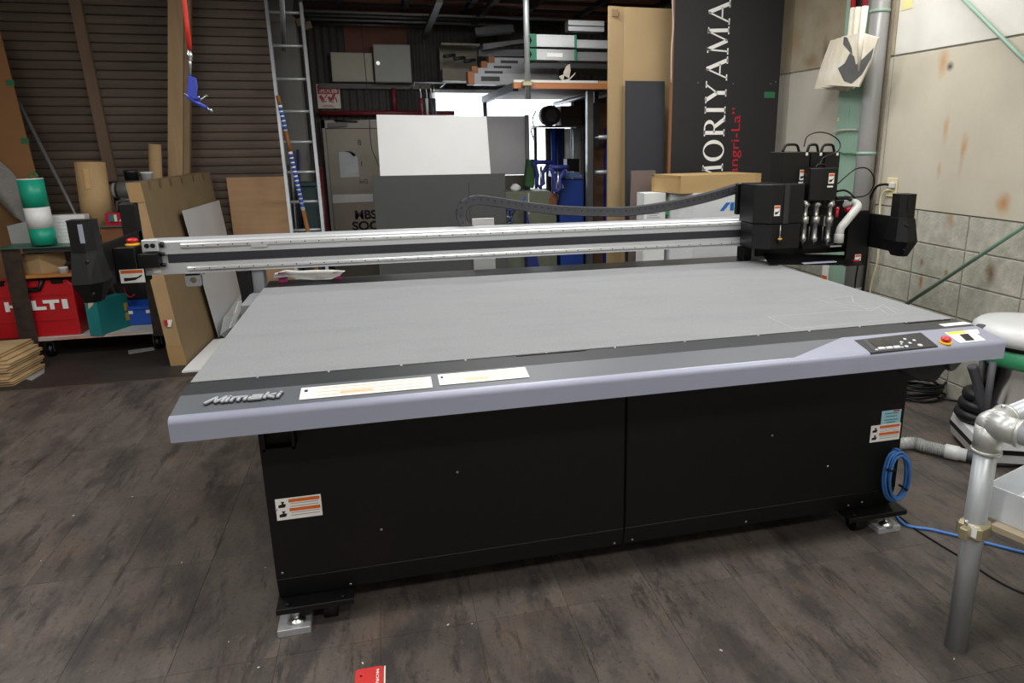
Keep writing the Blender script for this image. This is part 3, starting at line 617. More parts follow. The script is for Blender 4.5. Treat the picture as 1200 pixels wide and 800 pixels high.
# right end plates, tray
x0, x1 = fx(892, 1.30), fx(1009, 1.30)
tr = G().prism([PY(893, 297, 1.36), PY(901, 310, 1.22), PY(1010, 311, 1.22), PY(1010, 300, 1.40)], (0, 0, .004)).build('swarf_tray', black_metal, M0)
z0 = fz(950, 308, 1.36)
G().box(fx(890, 1.42), 3.27, 1.42, 1.56, .88, .945).build('tray_back', black_metal, M0)
G().box(3.13, 3.262, 1.30, 1.32, fz(1008, 311, 1.3), fz(1003, 247, 1.3)).build('end_plate', black_metal, M0, bevel=.002)
G().box(3.16, 3.27, 1.33, 1.60, .89, 1.12).build('end_housing', black_metal, M0, bevel=.002)
a = PY(1005, 303, 1.3); warn_sq((a.x, 1.299, a.z), .04, .05, M0)
a = PY(1000, 305, 1.295); G().box(a.x-.012, a.x+.025, 1.28, 1.3, a.z-.008, a.z+.004).build('red_tag', MATS['lever_red'], M0)
a, b = PY(941, 308.5, 1.20), PY(979, 308.5, 1.20); G().box(a.x, b.x, 1.19, 1.215, a.z-.003, a.z+.002).build('tray_light', mat('pale_tray_strip', '#c9cfe6', .3), M0)
# black wires over the heads
wire = black_plastic
def cable(name, pts, r, m, parent=M0, k=8, n=6): return G().tube(smooth_path(pts, k), r, n).build(name, m, parent)
cable('head_wire', [PY(*q) for q in ((942, 172, 1.34), (946, 160, 1.34), (958, 155, 1.34), (972, 157, 1.33), (983, 165, 1.32), (984, 174, 1.3), (977, 180, 1.28), (966, 184, 1.26), (960, 194, 1.25))], .0035, wire)
cable('head_wire', [PY(*q) for q in ((982, 215, 1.27), (992, 206, 1.28), (1003, 198, 1.3), (1015, 197, 1.32), (1023, 205, 1.34), (1024, 217, 1.36), (1016, 228, 1.38), (1003, 231, 1.38), (990, 230, 1.36))], .004, wire)
cable('head_wire', [PY(*q) for q in ((981, 224, 1.27), (990, 223, 1.28), (998, 228, 1.3), (1002, 236, 1.34), (990, 250, 1.36))], .006, wire)
cable('head_wire', [PY(*q) for q in ((980, 232, 1.29), (988, 232, 1.29), (995, 233, 1.3), (1003, 239, 1.32))], .01, wire)
cable('head_wire', [PY(*q) for q in ((988, 275, 1.25), (986, 283, 1.24), (976, 287, 1.23))], .003, wire)
G().lathe([(.009, 0), (.009, .008), (.005, .02)], PY(1046, 527, 0), (0, -1, 0), 14).build('air_port', steel, M0)
cable('tray_wire', [PY(1006, 308, 1.4), PY(1003, 325, 1.4), PY(1001, 345, 1.42)], .005, wire)
G().box(KR-.1, KR+.02, -.03, -.01, .6, .605).build('port_bracket', black_metal, M0) if False else None
# ================================================================== the tool cart and what stands at the shutter
rust = mat('rusty_steel', '#4a3a30', .75, .3, var=.3, scale=14, col2='#2c2522', bump=.4, bscale=80)
CY0, CY1 = 3.60, 4.20
CT = thing('tool_cart', (-1.65, 3.9, 0), 'rusty steel tool cart with three shelves on black castors', 'cart')
zb, zm, zt_ = .155, .625, .822
cxl, cxr = PY(2, 300, CY0).x, PY(195, 395, CY0).x
pw = .115
for (x0, y0) in ((cxl, CY0), (cxr-.085, CY0), (cxl, CY1-.05), (cxr-.085, CY1-.05)):
    ww = pw if x0 == cxl else .085
    G().box(x0, x0+ww, y0, y0+.006, .115, zt_-.003 if x0 == cxl else zt_-.15).box(x0 if x0 == cxl else x0+ww-.006, (x0+.006) if x0 == cxl else x0+ww, y0+.006, y0+.05, .115, zt_-.003 if x0 == cxl else zt_-.15).build('corner_post', rust, CT)
G().box(cxl+.012, cxr-.012, CY0+.012, CY1, zb-.022, zb-.0015).build('bottom_shelf', wood, CT)
G().box(cxl+.012, cxr-.092, CY0+.008, CY1-.01, zb-.0015, zb).build('shelf_liner', mat('worn_white_liner', '#cfcdc8', .6, var=.1), CT)
fe = PY(88, 398, CY0).x
G().box(cxl+pw, cxr-.09, CY0+.004, CY0+.0115, zb-.02, zb-.004).build('shelf_edge', mat('worn_edge', '#d2cec8', .6, col2='#c0562a', scale=3, stretch=(1, 1, 1)), CT)
x1m = PY(88, 320, CY0).x
G().box(cxl+.012, x1m, CY0+.012, CY1, zm-.022, zm).build('middle_shelf', mat('orange_ply', '#b5793c', .55, var=.12, scale=6), CT)
G().box(cxl-.02, PY(130, 290, CY0).x+.25, CY0-.02, CY1, zt_, zt_+.006).build('top_mat', mat('green_cutting_mat', '#3d6b58', .4, var=.08), CT)
G().box(cxl+.13, cxr-.09, CY0+.01, CY0+.03, zt_-.035, zt_).build('top_rail', mat('dark_rail', '#3a3b3d', .5), CT)
for (px, py, r_) in ((63, 413, .05), (190, 402, .05)):
    c = PZ(px, py, .02); c.z = .05; cx = c.x
    G().cyl((cx-.02, CY0+.07, .05), (cx+.02, CY0+.07, .05), .05, n=20).build('caster_wheel', black_plastic, CT)
    G().box(cx-.03, cx-.024, CY0+.04, CY0+.1, .04, zb-.022).box(cx+.024, cx+.03, CY0+.04, CY0+.1, .04, zb-.022).box(cx-.03, cx+.03, CY0+.035, CY0+.11, .11, zb-.022).build('caster_fork', mat('caster_grey', '#55565a', .4, .7), CT)
# red tool case
redc = mat('red_tool_case', '#b8161f', .42, var=.06)
x1c = PY(91, 370, CY0+.05).x; x0c = x1c-.545; yc = CY0+.055
TC = thing('tool_case', (x0c+.27, yc+.1, zb), 'red plastic tool case with white lettering on the bottom shelf', 'case')
G().prism([(x0c+.01, yc, zb), (x1c, yc, zb), (x1c, yc, zb+.385), (x1c-.03, yc, zb+.42), (x0c+.03, yc, zb+.42), (x0c, yc, zb+.385)], (0, .2, 0)).build('case_shell', redc, TC, bevel=.008, seg=2)
G().box(x0c+.02, x1c-.015, yc-.006, yc, zb+.31, zb+.325).box(x0c+.02, x1c-.015, yc-.006, yc, zb+.12, zb+.13).build('case_rib', redc, TC)
hx0, hx1 = x1c-.36, x1c-.21
G().tube([(hx0-.02, yc-.01, zb+.425), (hx0, yc-.012, zb+.36), (hx1, yc-.012, zb+.36), (hx1+.03, yc-.01, zb+.425)], .018, 8).build('case_handle', black_plastic, TC)
for hx in (x1c-.5, x1c-.13): G().box(hx, hx+.075, yc-.01, yc+.02, zb+.395, zb+.43).build('case_latch', black_plastic, TC, bevel=.004)
a, b = PY(9, 375, yc-.008), PY(83, 370, yc-.008)
# thick block lettering
g = G(); lw = b.x-a.x; h_ = .072; z0 = zb+.205
def rc(u0, u1, v0, v1): g.box(a.x+lw*u0, a.x+lw*u1, yc-.009, yc-.006, z0+h_*v0, z0+h_*v1)
rc(0, .07, 0, 1); rc(.2, .27, 0, 1); rc(.07, .2, .36, .64); rc(.31, .38, 0, 1); rc(.42, .49, 0, 1); rc(.49, .64, 0, .34); rc(.6, .86, .66, 1); rc(.7, .77, 0, .66); rc(.9, .99, 0, 1)
g.build('lettering', white_print, TC)
# teal box, blue bin
teal = mat('teal_card', '#1f7f80', .55, var=.05)
a = PZ(106, 393, zb); q1 = V((a.x, a.y, zb)); d1 = V((.085, -.02, 0)); d2 = V((.12, .26, 0))
TB = thing('teal_box', q1, 'narrow teal card box with torn corner beside the red case', 'box')
G().prism([q1, q1+d1, q1+d1+d2, q1+d2], (0, 0, .26)).build('box_body', teal, TB)
nrm = V((d1.y, -d1.x, 0)).normalized()
G().prism([q1+d1*.25+V((0, 0, .2)), q1+d1*.7+V((0, 0, .235)), q1+d1*.8+V((0, 0, .255)), q1+d1*.3+V((0, 0, .255))][::-1], nrm*.001).build('torn_label', mat('torn_cream', '#d9c7a4', .8), TB)
n2 = V((d2.y, -d2.x, 0)).normalized()
for k in (.05, .13): G().prism([q1+d1+d2*.85+V((0, 0, k)), q1+d1+d2*.98+V((0, 0, k)), q1+d1+d2*.98+V((0, 0, k+.06)), q1+d1+d2*.85+V((0, 0, k+.06))], n2*.001).build('yellow_print', mat('yellow_print', '#c7a621', .5), TB)
blue_p = mat('blue_plastic_bin', '#1e52b4', .4, var=.05)
x0, x1 = PY(137, 380, 3.86).x, PY(183, 380, 3.86).x; y0 = 3.83
BB = thing('storage_bin', ((x0+x1)/2, y0+.12, zb), 'blue plastic storage bin at the end of the bottom shelf', 'bin')
g = G(); t_ = .006; z1 = zb+.155
g.box(x0+.01, x1-.01, y0+.01, y0+.24, zb, zb+t_)
g.box(x0, x1, y0, y0+t_, zb+t_, z1).box(x0, x1, y0+.25-t_, y0+.25, zb+t_, z1).box(x0, x0+t_, y0+t_, y0+.25-t_, zb+t_, z1).box(x1-t_, x1, y0+t_, y0+.25-t_, zb+t_, z1)
g.build('bin_body', blue_p, BB)
G().box(x0-.012, x1+.012, y0-.012, y0, z1-.025, z1).box(x0-.012, x1+.012, y0+.25, y0+.262, z1-.025, z1).box(x0-.012, x0, y0, y0+.25, z1-.025, z1).box(x1, x1+.012, y0, y0+.25, z1-.025, z1).build('bin_rim', blue_p, BB)
for u in (.42, .9): G().box(x0+(x1-x0)*u-.02, x0+(x1-x0)*u+.02, y0-.002, y0, z1-.06, z1-.035).build('bin_tag', white_print, BB)
# middle shelf: brown carton, dark tools, white pot
x0, x1, y0 = PY(26, 320, CY0+.06).x, PY(66, 320, CY0+.06).x, CY0+.06
g = G().prism([(x0, y0+.04, zm), (x0+.12, y0, zm), (x1+.03, y0+.12, zm), (x1-.1, y0+.22, zm)], (0, 0, .145)); tag(g.build('carton', kraft), 'small open kraft carton on the middle cart shelf', 'carton')
dk = mat('dark_tool_plastic', '#2b2c2e', .45, var=.15)
c = PY(90, 312, CY0+.12)
DT = thing('cable_bundle', (c.x, c.y, zm), 'dark bundle of flat cables beside the kraft carton', 'cables')
for k in range(5): G().tube(smooth_path([(c.x-.1+.02*k, CY0+.16, zm+.02+.02*k), (c.x-.02, CY0+.1+.02*k, zm+.07+.015*k), (c.x+.06, CY0+.13, zm+.05+.01*k), (c.x+.09, CY0+.16+.01*k, zm+.02)], 4), .013, 8).build('cable', dk, DT)
c = PY(75.5, 320, CY0+.05); tag(G().lathe([(.03, 0), (.03, .035), (.031, .036), (.031, .045), (.028, .047)], (c.x, CY0+.045, zm), n=18).build('pot', mat('white_pot', '#d5d7d8', .4)), 'small white plastic pot on the middle cart shelf', 'pot')
# on the top: green and white roll
ZT = zt_+.006
green = mat('green_sheet', '#17a183', .4, var=.03); 
a = PZ(53, 288, ZT); b = PY(37, 211, a.y+.02)
ax = (b-a).normalized(); Lr = (b-a).length; rr = .078
GR = thing('sheet_roll', (a.x, a.y, ZT), 'upright roll of green and white striped sheet on the cart top', 'roll')
ax = V((ax.x, .0, ax.z)).normalized()
for (u, v, m_) in ((0, .255, green), (.255, .57, white_paint), (.57, .985, green), (.985, 1, white_paint)):
    G().cyl(V((a.x, a.y, ZT+.012))+ax*Lr*u, V((a.x, a.y, ZT+.012))+ax*Lr*v, rr, n=32).build('stripe', m_, GR)
G().tube(smooth_path([V((a.x, a.y, ZT+.01))+ax*Lr+V(d) for d in ((0, 0, 0), (.01, 0, .03), (.04, 0, .035), (.05, 0, .01))], 3), .008, 6).build('green_tie', mat('leaf_green', '#2f6b35', .6), GR)
# white paper stack (sheets standing as a ream), grey board behind the roll
p0, p1 = PY(66, 284, 3.80), PY(104, 284, 3.80)
PS = thing('paper_stack', ((p0.x+p1.x)/2, 3.8, ZT), 'thick white stack of paper reams on the cart top', 'paper')
hs = .205
for k in range(8): G().box(p0.x-.03+.003*(k % 3)+(.028 if k < 6 else 0), p1.x+.01, 3.78+.003*(k % 2), 3.87, ZT+hs*k/8, ZT+hs*(k+1)/8-.0015).build('ream', white_paint, PS)
q = [PY(*s_, 3.86) for s_ in ((14, 288), (8, 265), (32, 259), (37, 286))]; q[0].z = q[3].z = ZT
tag(G().prism(q, (0, .012, 0)).build('board_offcut', mat('light_grey_board', '#a9aaa8', .6, var=.05)), 'light grey board offcut standing behind the green striped roll', 'board')
q = [PY(*s_, 3.98) for s_ in ((62, 285), (58, 258), (70, 255), (75, 284))]; q[0].z = q[3].z = ZT
tag(G().prism(q, (0, .05, 0)).build('plastic_case', mat('greyish_case', '#8d9597', .4, var=.05)), 'bluish grey case between the striped roll and white paper', 'case')
# kraft roll
a, b = PY(117, 272, 4.0), PY(105, 190, 4.03); ax = (b-a).normalized()
a0 = V((a.x, 3.87, ZT))-ax*0; a0 = a + ax*((ZT+.03-a.z)/ax.z)
KR_ = thing('kraft_roll', (a0.x, a0.y, ZT), 'tall kraft paper wrapped roll tilted on the cart top', 'roll')
krm = mat('kraft_wrap', '#b39368', .7, var=.08, scale=7, bump=.3, bscale=12)
G().cyl(a0, b, .106, .101, n=28).build('roll_body', krm, KR_)
G().obox(b-ax*.12+V((.005, -.104, 0)), (.017, 0, 0), ax*.075, (0, .002, 0)).build('paper_tag', mat('cream_tag', '#c7a26c', .6), KR_)
# brown block, red packet, hook
x0, x1 = PY(119, 280, 3.72).x, PY(156, 280, 3.72).x; zz = PY(135, 266, 3.72).z
tag(G().box(x0, x1, 3.72, 3.85, ZT, zz).build('wooden_box', mat('reddish_wood', '#8d5b36', .6, var=.12, scale=8), bevel=.003), 'plain reddish wooden box under the red packet', 'box')
tag(G().box(x0-.005, x1+.02, 3.7, 3.86, zz, zz+.012).build('metal_tray', mat('grey_tray', '#7c8080', .4, .6), bevel=.003), 'thin grey metal tray lying on the wooden box', 'tray')
x0, x1 = PY(124, 260, 3.74).x, PY(153, 260, 3.74).x; z1 = zz+.012
RP = thing('packet', ((x0+x1)/2, 3.78, z1), 'red printed packet lying on the metal tray', 'packet')
G().prism([(x0, 3.74, z1), (x1, 3.72, z1), (x1, 3.8, z1), (x0, 3.82, z1)], (0, 0, .088)).build('packet_body', mat('packet_red', '#c42038', .45, var=.05), RP)
for u, m_ in ((.25, mat('packet_blue', '#3f6fae', .5)), (.36, mat('packet_green', '#4f8a3d', .5)), (.47, white_print), (.72, white_print)):
    w_ = .018 if u < .6 else .035; hh = .05 if u < .6 else .012
    xx = x0+(x1-x0)*u; G().box(xx-w_/2, xx+w_/2, 3.7145, 3.7395, z1+.03, z1+.03+hh).build('print_patch', m_, RP)
c = PY(146, 236, 3.86)
HK = thing('grey_hanger', (c.x, 3.86, z1+.05), 'bent grey metal strap standing behind the red packet', 'strap')
G().tube([(c.x-.06, 3.845, z1+.012), (c.x-.045, 3.845, c.z), (c.x+.02, 3.845, c.z+.012), (c.x+.05, 3.845, c.z+.012)], .012, 6).build('strap_body', mat('strap_grey', '#6b6d6c', .4, .7), HK)
c = PY(150, 223, 4.12)
GRD = thing('bench_grinder', (c.x, 4.12, ZT), 'grey cast bench grinder behind the kraft roll', 'grinder')
cast = mat('cast_grey', '#6f7071', .45, .5, var=.15)
G().cyl((c.x-.06, 4.12, c.z), (c.x+.10, 4.12, c.z), .075, n=20).box(c.x-.05, c.x+.09, 4.07, 4.17, ZT, c.z).build('grinder_body', cast, GRD, bevel=.006)
G().cyl((c.x-.1, 4.12, c.z+.01), (c.x-.06, 4.12, c.z+.01), .01, n=10).build('grinder_shaft', steel, GRD)
G().cyl((c.x-.1, 4.12, c.z), (c.x-.08, 4.12, c.z), .06, n=22).build('grinding_wheel', mat('wheel_grey', '#8a8a86', .8), GRD)
# flat box standing on edge (long side runs to the rear)
A0, B0 = V((-.962, 3.16, 0)), V((-.86, 3.156, 0)); At, Bt = PY(149, 213, 3.15), PY(166, 213, 3.15); At.x -= .008; Bt.x -= .008
E_ = PY(258, 199, 4.84)-Bt; fl = V((.07, 1.70, 0))
FB = thing('flat_box', (-.9, 4.0, 0), 'large flat brown cardboard box leaning on edge beside the cart', 'cardboard box')
zt2 = 1.285
def pt(u, v, d): # u along length, v height, d across thickness
    lo = A0.lerp(B0, d); hi = V((At.x, 3.15, zt2)).lerp(V((Bt.x, 3.15, zt2)), d); p = lo.lerp(hi, v); return p+fl*u
g = G(); idx = [(0,0,0),(0,0,1),(1,0,1),(1,0,0),(0,1,0),(0,1,1),(1,1,1),(1,1,0)]
g.add([pt(*i) for i in idx], [(3,2,1,0),(4,5,6,7),(0,1,5,4),(1,2,6,5),(2,3,7,6),(3,0,4,7)]); g.build('box_body', kraft_brown, FB)
g = G().prism([pt(-.001, v, d) for v, d in ((.001, .02), (.001, .98), (.999, .98), (.999, .02))], (0, -.003, 0)); g.build('end_flap', kraft, FB)
for v0, v1 in ((0, .12), (.55, .72), (.9, 1.0)): G().prism([pt(-.003, v, d) for v, d in ((v0, -.01), (v0, 1.01), (v1, 1.01), (v1, -.01))], (0, -.004, 0)).build('tape_strip', tape, FB)
for u in (.08, .2, .34, .5, .68, .86): G().prism([pt(u, v, 1.0)+V((.001, 0, 0)) for v in (.955,)]+[pt(u+.02, .955, 1)+V((.001, 0, 0)), pt(u+.02, 1, 1)+V((.001, 0, 0)), pt(u, 1, 1)+V((.001, 0, 0))], (.002, 0, 0)).build('tape_strip', mat('dark_tape', '#6a4c2c', .4), FB)
s_ = PY(196, 378, 3.145); G().prism([(s_.x-.01, 3.143, s_.z+.02), (s_.x+.035, 3.143, s_.z+.02), (s_.x+.02, 3.143, s_.z-.03), (s_.x, 3.143, s_.z-.03)], (0, -.002, 0)).build('box_sticker', white_print, FB); G().box(s_.x-.018, s_.x+.004, 3.139, 3.141, s_.z-.02, s_.z+.02).build('box_sticker_red', red_print, FB)
# white board leaning on it, white strip on the floor, clear bag
wsm = mat('white_acrylic_sheet', '#c9cbcc', .3, var=.02)
c1, c2 = V((-.795, 3.88, 0)), PX(213, 247, -.885); c3 = PX(256, 234.5, -.848); c4 = c1+(c3-c2)*.88; c4.z = 0
tag(G().prism([c1, c2, c3, c4], (.006, 0, 0)).build('acrylic_sheet', wsm), 'pale grey acrylic sheet leaning against the flat brown box', 'sheet')
q = [PZ(*s_, 0) for s_ in ((214, 437), (213, 428), (246, 399), (259, 397))]
q = [V((-.845, 2.96, 0)), V((-.842, 3.12, 0)), V((-.81, 3.78, 0)), V((-.68, 3.80, 0)), V((-.705, 2.96, 0))]
tag(G().prism(q, (0, 0, .012)).build('white_strip', white_paint), 'long white board strip lying on the floor by the flat box', 'board')
bagm = mat('clear_plastic_bag', '#d6d8d8', .25, var=.05, alpha=.55)
a = PX(272, 375, -.74); BGp = [(258, 392), (262, 372), (270, 362), (276, 352), (283, 344), (287, 352), (292, 372), (283, 388), (268, 398)]
BAG = thing('plastic_bag', (-.72, 3.9, 0), 'crumpled clear plastic bag standing against the acrylic sheet', 'bag')
g = G(); pts = [PX(*s_, -.74) for s_ in BGp]; c = sum(pts, V())/len(pts); random.seed(3)
for ring in range(3):
    pass
n = len(pts); outer = [p+V((0, 0, 0)) for p in pts]; mid_ = [c.lerp(p, .55)+V((.05+.03*random.random(), 0, 0)) for p in pts]
g.add(outer+mid_+[c+V((.06, 0, 0)), c+V((-.01, 0, 0))], [(i, (i+1) % n, n+(i+1) % n, n+i) for i in range(n)]+[(n+i, n+(i+1) % n, 2*n) for i in range(n)]+[((i+1) % n, i, 2*n+1) for i in range(n)])
bo = g.build('bag_film', bagm, BAG)
G().prism([PX(*s_, -.71) for s_ in ((268, 384), (279, 353), (283, 352), (275, 384))], (.01, 0, 0)).build('paper_insert', white_paint, BAG)
# tall tube, jars, plywood board, post, pole, panels at far left
a, b = PY(184, 215, 4.55), PY(181, 169, 4.55); d = (b-a); bot = a + d*((0-a.z)/d.z); bot.z = .02
def hollow(name, a, b, r_, t_, m_, parent=None, n=24):
    a, b = V(a), V(b); g = G(); ax = (b-a).normalized(); g.lathe([(r_, 0), (r_, (b-a).length), (r_-t_, (b-a).length), (r_-t_, (b-a).length-.1)], a, ax, n); return g.build(name, m_, parent)
bot = bot+V((-.02, .0, 0)); tag(hollow('cardboard_tube', bot, b, .048, .006, kraft), 'slim cardboard tube leaning behind the flat brown box', 'tube')
x0, x1 = PY(143, 210, 4.22).x, PY(185, 210, 4.22).x; zz = PY(160, 212, 4.22).z
JS = thing('pot_stand', ((x0+x1)/2, 4.25, 0), 'dark floor stand behind the cart carrying two pots', 'stand')
G().box(x0-.1, x1+.12, 4.21, 4.34, zz-.02, zz).build('stand_top', dk, JS)
for xx in (x0-.08, x1+.08): G().box(xx-.015, xx+.015, 4.26, 4.29, 0, zz-.02).build('stand_leg', dk, JS)
c = PY(154.5, 209, 4.27); tag(G().lathe([(.05, 0), (.05, .06), (.052, .062), (.052, .08), (.045, .084)], (c.x, 4.27, zz), n=20).build('jar', mat('black_jar', '#202122', .4)), 'short black lidded jar above the bench grinder', 'jar')
c = PY(172.5, 207, 4.27); tag(G().lathe([(.04, 0), (.045, .055), (.048, .056), (.048, .068), (.04, .068), (.038, .06)], (c.x, 4.27, zz), n=20).build('cup', mat('white_cup', '#d8d9d8', .4)), 'white plastic cup standing beside the black jar', 'cup')
a, b = PY(265, 208, 4.955), PY(336, 207, 4.955)
tag(G().box(a.x, b.x, 4.955, 4.975, 0, a.z).build('plywood_board', mat('light_plywood', '#b28d67', .6, var=.08, scale=7, stretch=(.3, 1, 3))), 'upright light plywood board against the slatted shutter', 'board')
a, b = PY(207, 0, 4.75), PY(206.5, 205, 4.75); d = b-a; top = a-d*((CZ-.01-a.z)/(-d.z))*1; top = a+d*((CZ-.03-a.z)/d.z); bot = a+d*((.02-a.z)/d.z)
TP = thing('timber_post', (bot.x, 4.75, 0), 'pale leaning timber post standing behind the flat box', 'post')
t1 = mat('pale_timber', '#a98c68', .65, var=.1, scale=10, stretch=(4, 1, .12), bump=.1)
G().bar(top, bot, (.058, 0, 0), .035).build('post_body', t1, TP)
G().bar(top+V((.084, .02, 0)), bot+V((.084, .02, 0)), (.024, 0, 0), .03).build('post_side_face', mat('shaded_side_timber', '#8a7357', .7, var=.1), TP)  # strip for the post's side face, with its shade put into the colour
a, b = PY(22, 120, 4.7), PY(88, 250, 4.5); d = b-a; bot = a+d*((.01-a.z)/d.z)
tag(G().cyl(a+V((0, 0, 0)), bot, .014, n=10).build('metal_pole', mat('pole_grey', '#9a9b9b', .4, .6)), 'thin grey metal pole leaning against the slatted shutter', 'pole')
# hardboard panel with green tape
q = [PY(*s_, 4.55) for s_ in ((-14, -30), (42, 205))]; lo = PY(50, 240, 4.5)
e0, e1 = PY(0, 38, 4.62), PY(41, 200, 4.5); d = e1-e0; top = e0+d*((2.44-e0.z)/d.z); bot = e0+d*((.0-e0.z)/d.z); wv = V((-1.2, 0, 0))
HP = thing('hardboard_panel', (bot.x-.6, bot.y, 0), 'tall brown hardboard panel with green tape scraps', 'panel')
G().prism([bot, top, top+wv, bot+wv], (0, .012, 0)).build('panel_sheet', mat('brown_hardboard', '#8a6038', .6, var=.05), HP)
gt = mat('green_tape', '#2c6b47', .5)
for (px, py) in ((15, 97), (31, 165)): c = PY(px, py, 4.56); u = (c.z-bot.z)/(top.z-bot.z); c = bot.lerp(top, u); G().box(c.x-.045, c.x+.012, c.y-.004, c.y-.001, c.z-.022, c.z+.022).build('tape_scrap', gt, HP)
# grey felt sheet curling down, brown card behind
felt2 = mat('grey_felt_sheet', '#8a8883', .95, var=.12, scale=40, bump=.4, bscale=300)
pa = [PY(*s_, yy) for s_, yy in zip(((-14, 178), (12, 200), (36, 228), (44, 250), (50, 262)), (4.47, 4.45, 4.38, 4.3, 4.22))]
pb = [PY(*s_, yy) for s_, yy in zip(((-30, 215), (-6, 232), (6, 243), (16, 254), (34, 265)), (4.4, 4.34, 4.27, 4.2, 4.1))]
n = len(pa); wv = V((0, .02, 0)); g = G()
rows = []
for t in range(7):
    u = t/6; rows.append([A.lerp(B, u)+V((0, -.10*math.sin(math.pi*u), 0)) for A, B in zip(pa, pb)])
vs = [p for r_ in rows for p in r_]; m_ = len(vs); vs += [p+V((0, .012, 0)) for p in vs]
fs = [(i*n+k, i*n+k+1, (i+1)*n+k+1, (i+1)*n+k) for i in range(6) for k in range(n-1)]
g.add(vs, fs+[tuple(m_+j for j in f[::-1]) for f in fs], True)
FS = thing('felt_sheet', (PY(10, 250, 4.2).x, 4.2, ZT), 'grey felt sheet curling over the cart beside the hardboard', 'felt')
g.build('felt_fold', felt2, FS)
q = [PY(*s_, 4.42) for s_ in ((-20, 290), (-20, 225), (4, 236), (24, 258), (34, 272), (26, 290))]
tag(G().prism(q, (0, .02, 0)).build('card_sheet', mat('mid_brown_card', '#85633f', .8, var=.1, scale=3)), 'creased brown card sheet below the curling grey felt', 'card')
# plywood stack on the floor, each sheet a thing
ply = mat('birch_plywood', '#c6aa80', .6, var=.08, scale=9, stretch=(.5, 2, 1), per=.05); plyd = mat('plywood_edge_core', '#8a6844', .7, var=.1)
nS = 11; th = .0198
for k in range(nS):
    off = V((.012*math.sin(k*2.1), .012*math.cos(k*1.7), 0)); ang = .0
    if k >= 9: off = V((-.055, .055-.02*(k-9), 0)); 
    if k == 8: off = V((-.02, .03, 0))
    x1, y0, x0, y1 = -1.855+off.x, 2.957+off.y, -2.42, 3.33+off.y
    s_ = thing('plywood_sheet', ((x0+x1)/2, (y0+y1)/2, k*th), ('lowest', 'second', 'third', 'fourth', 'fifth', 'sixth', 'seventh', 'eighth', 'ninth', 'tenth', 'topmost')[k]+' birch plywood sheet'+(' counted from the floor' if 0 < k < nS-1 else '')+' in the stack beside the cart', 'plywood', 'plywood offcuts stacked on the floor')
    z0 = k*th
    skew = .035
    quad = lambda z, i=0.: [(x0-i, y0+.01, z), (x1-i, y0, z), (x1+skew-i, y1, z), (x0-i, y1, z)]
    G().prism(quad(z0+.0135), (0, 0, .0055)).build('face_ply', ply, s_); G().prism(quad(z0+.0065, .0012), (0, 0, .007)).build('core_ply', plyd, s_); G().prism(quad(z0+.0005), (0, 0, .006)).build('back_ply', ply, s_)
q = [PZ(*s_, 0) for s_ in ((28, 444), (37, 446), (52, 437), (52, 433), (44, 434))]
tag(G().prism(q, (0, 0, .004)).build('grey_offcut', mat('pale_grey_offcut', '#9a9c9e', .5)), 'pale grey flat offcut on the floor by the plywood stack', 'offcut')
q = [PZ(*s_, 0) for s_ in ((150, 411), (151, 415), (181, 410), (180, 407))]
tag(G().prism(q, (0, 0, .004)).build('grey_offcut', MATS['pale_grey_offcut']), 'thin grey strip lying on the floor under the cart', 'offcut')
cable_r = G().tube(smooth_path([PY(*q, 4.02) for q in ((147, 331), (146, 341), (152, 348), (158, 345))], 5), .006, 6)
RC = thing('red_lead', PY(150, 348, 4.02), 'red cable hanging over the blue storage bin', 'cable'); cable_r.build('lead', red_print, RC)
bk = G().box(PY(138, 340, 4.12).x, PY(176, 340, 4.12).x, 4.11, 4.19, zb, zb+.31); tag(bk.build('dark_case', dk, bevel=.006), 'dark plastic case standing behind the blue storage bin', 'case')
# blow gun on red hose
Y_ = 1.8
GN = thing('air_blow_gun', PY(222, 130, Y_), 'blue air blow gun hanging from a red hose', 'air gun')
rh = mat('red_air_hose', '#c9281c', .4, var=.06); gb = mat('blue_gun_plastic', '#2f3fa8', .4, var=.05)
a, b = PY(216, 0, Y_), PY(222.5, 58, Y_); topp = a+(a-b)*((CZ-.01-a.z)/(a.z-b.z))
G().tube([topp, a, a.lerp(b, .5), b], .0105, 10).build('hose', rh, GN)
c1, c2 = PY(222.5, 58, Y_), PY(223, 70, Y_); G().lathe([(.008, 0), (.011, .005), (.008, .012), (.013, .02), (.013, .032), (.009, .036), (.009, .05)], c2-V((0, 0, .005)), (0, 0, 1), 12).build('coupling', steel, GN)
G().tube([PY(222.5, 62, Y_), PY(223, 88, Y_)], .007, 8).build('coupling_stem', steel, GN)
q = [PY(*s_, Y_-.014) for s_ in ((220, 88), (229, 91), (230.5, 101), (229, 112), (233, 113), (233, 116), (228, 117), (221, 113), (219, 110))]
G().prism(q, (0, .028, 0)).build('gun_grip', gb, GN, bevel=.003)
G().tube([PY(219, 111, Y_), PY(228, 119, Y_), PY(243, 127, Y_)], [.012, .011, .009], 10).build('gun_barrel', gb, GN); G().cyl(PY(243, 127, Y_), PY(249.5, 130.5, Y_), .008, .005, n=10).build('gun_nozzle', steel, GN)
G().tube([PY(233, 119, Y_), PY(236, 116, Y_), PY(242.5, 111, Y_), PY(243.5, 113, Y_)], .004, 6).build('gun_trigger', steel, GN)
G().cyl(PY(230, 113.5, Y_), PY(234, 114, Y_), .006, n=8).build('gun_valve', steel, GN); G().tube([PY(216, 110, Y_), PY(220, 111, Y_)], .004, 6).build('gun_hook', steel, GN)
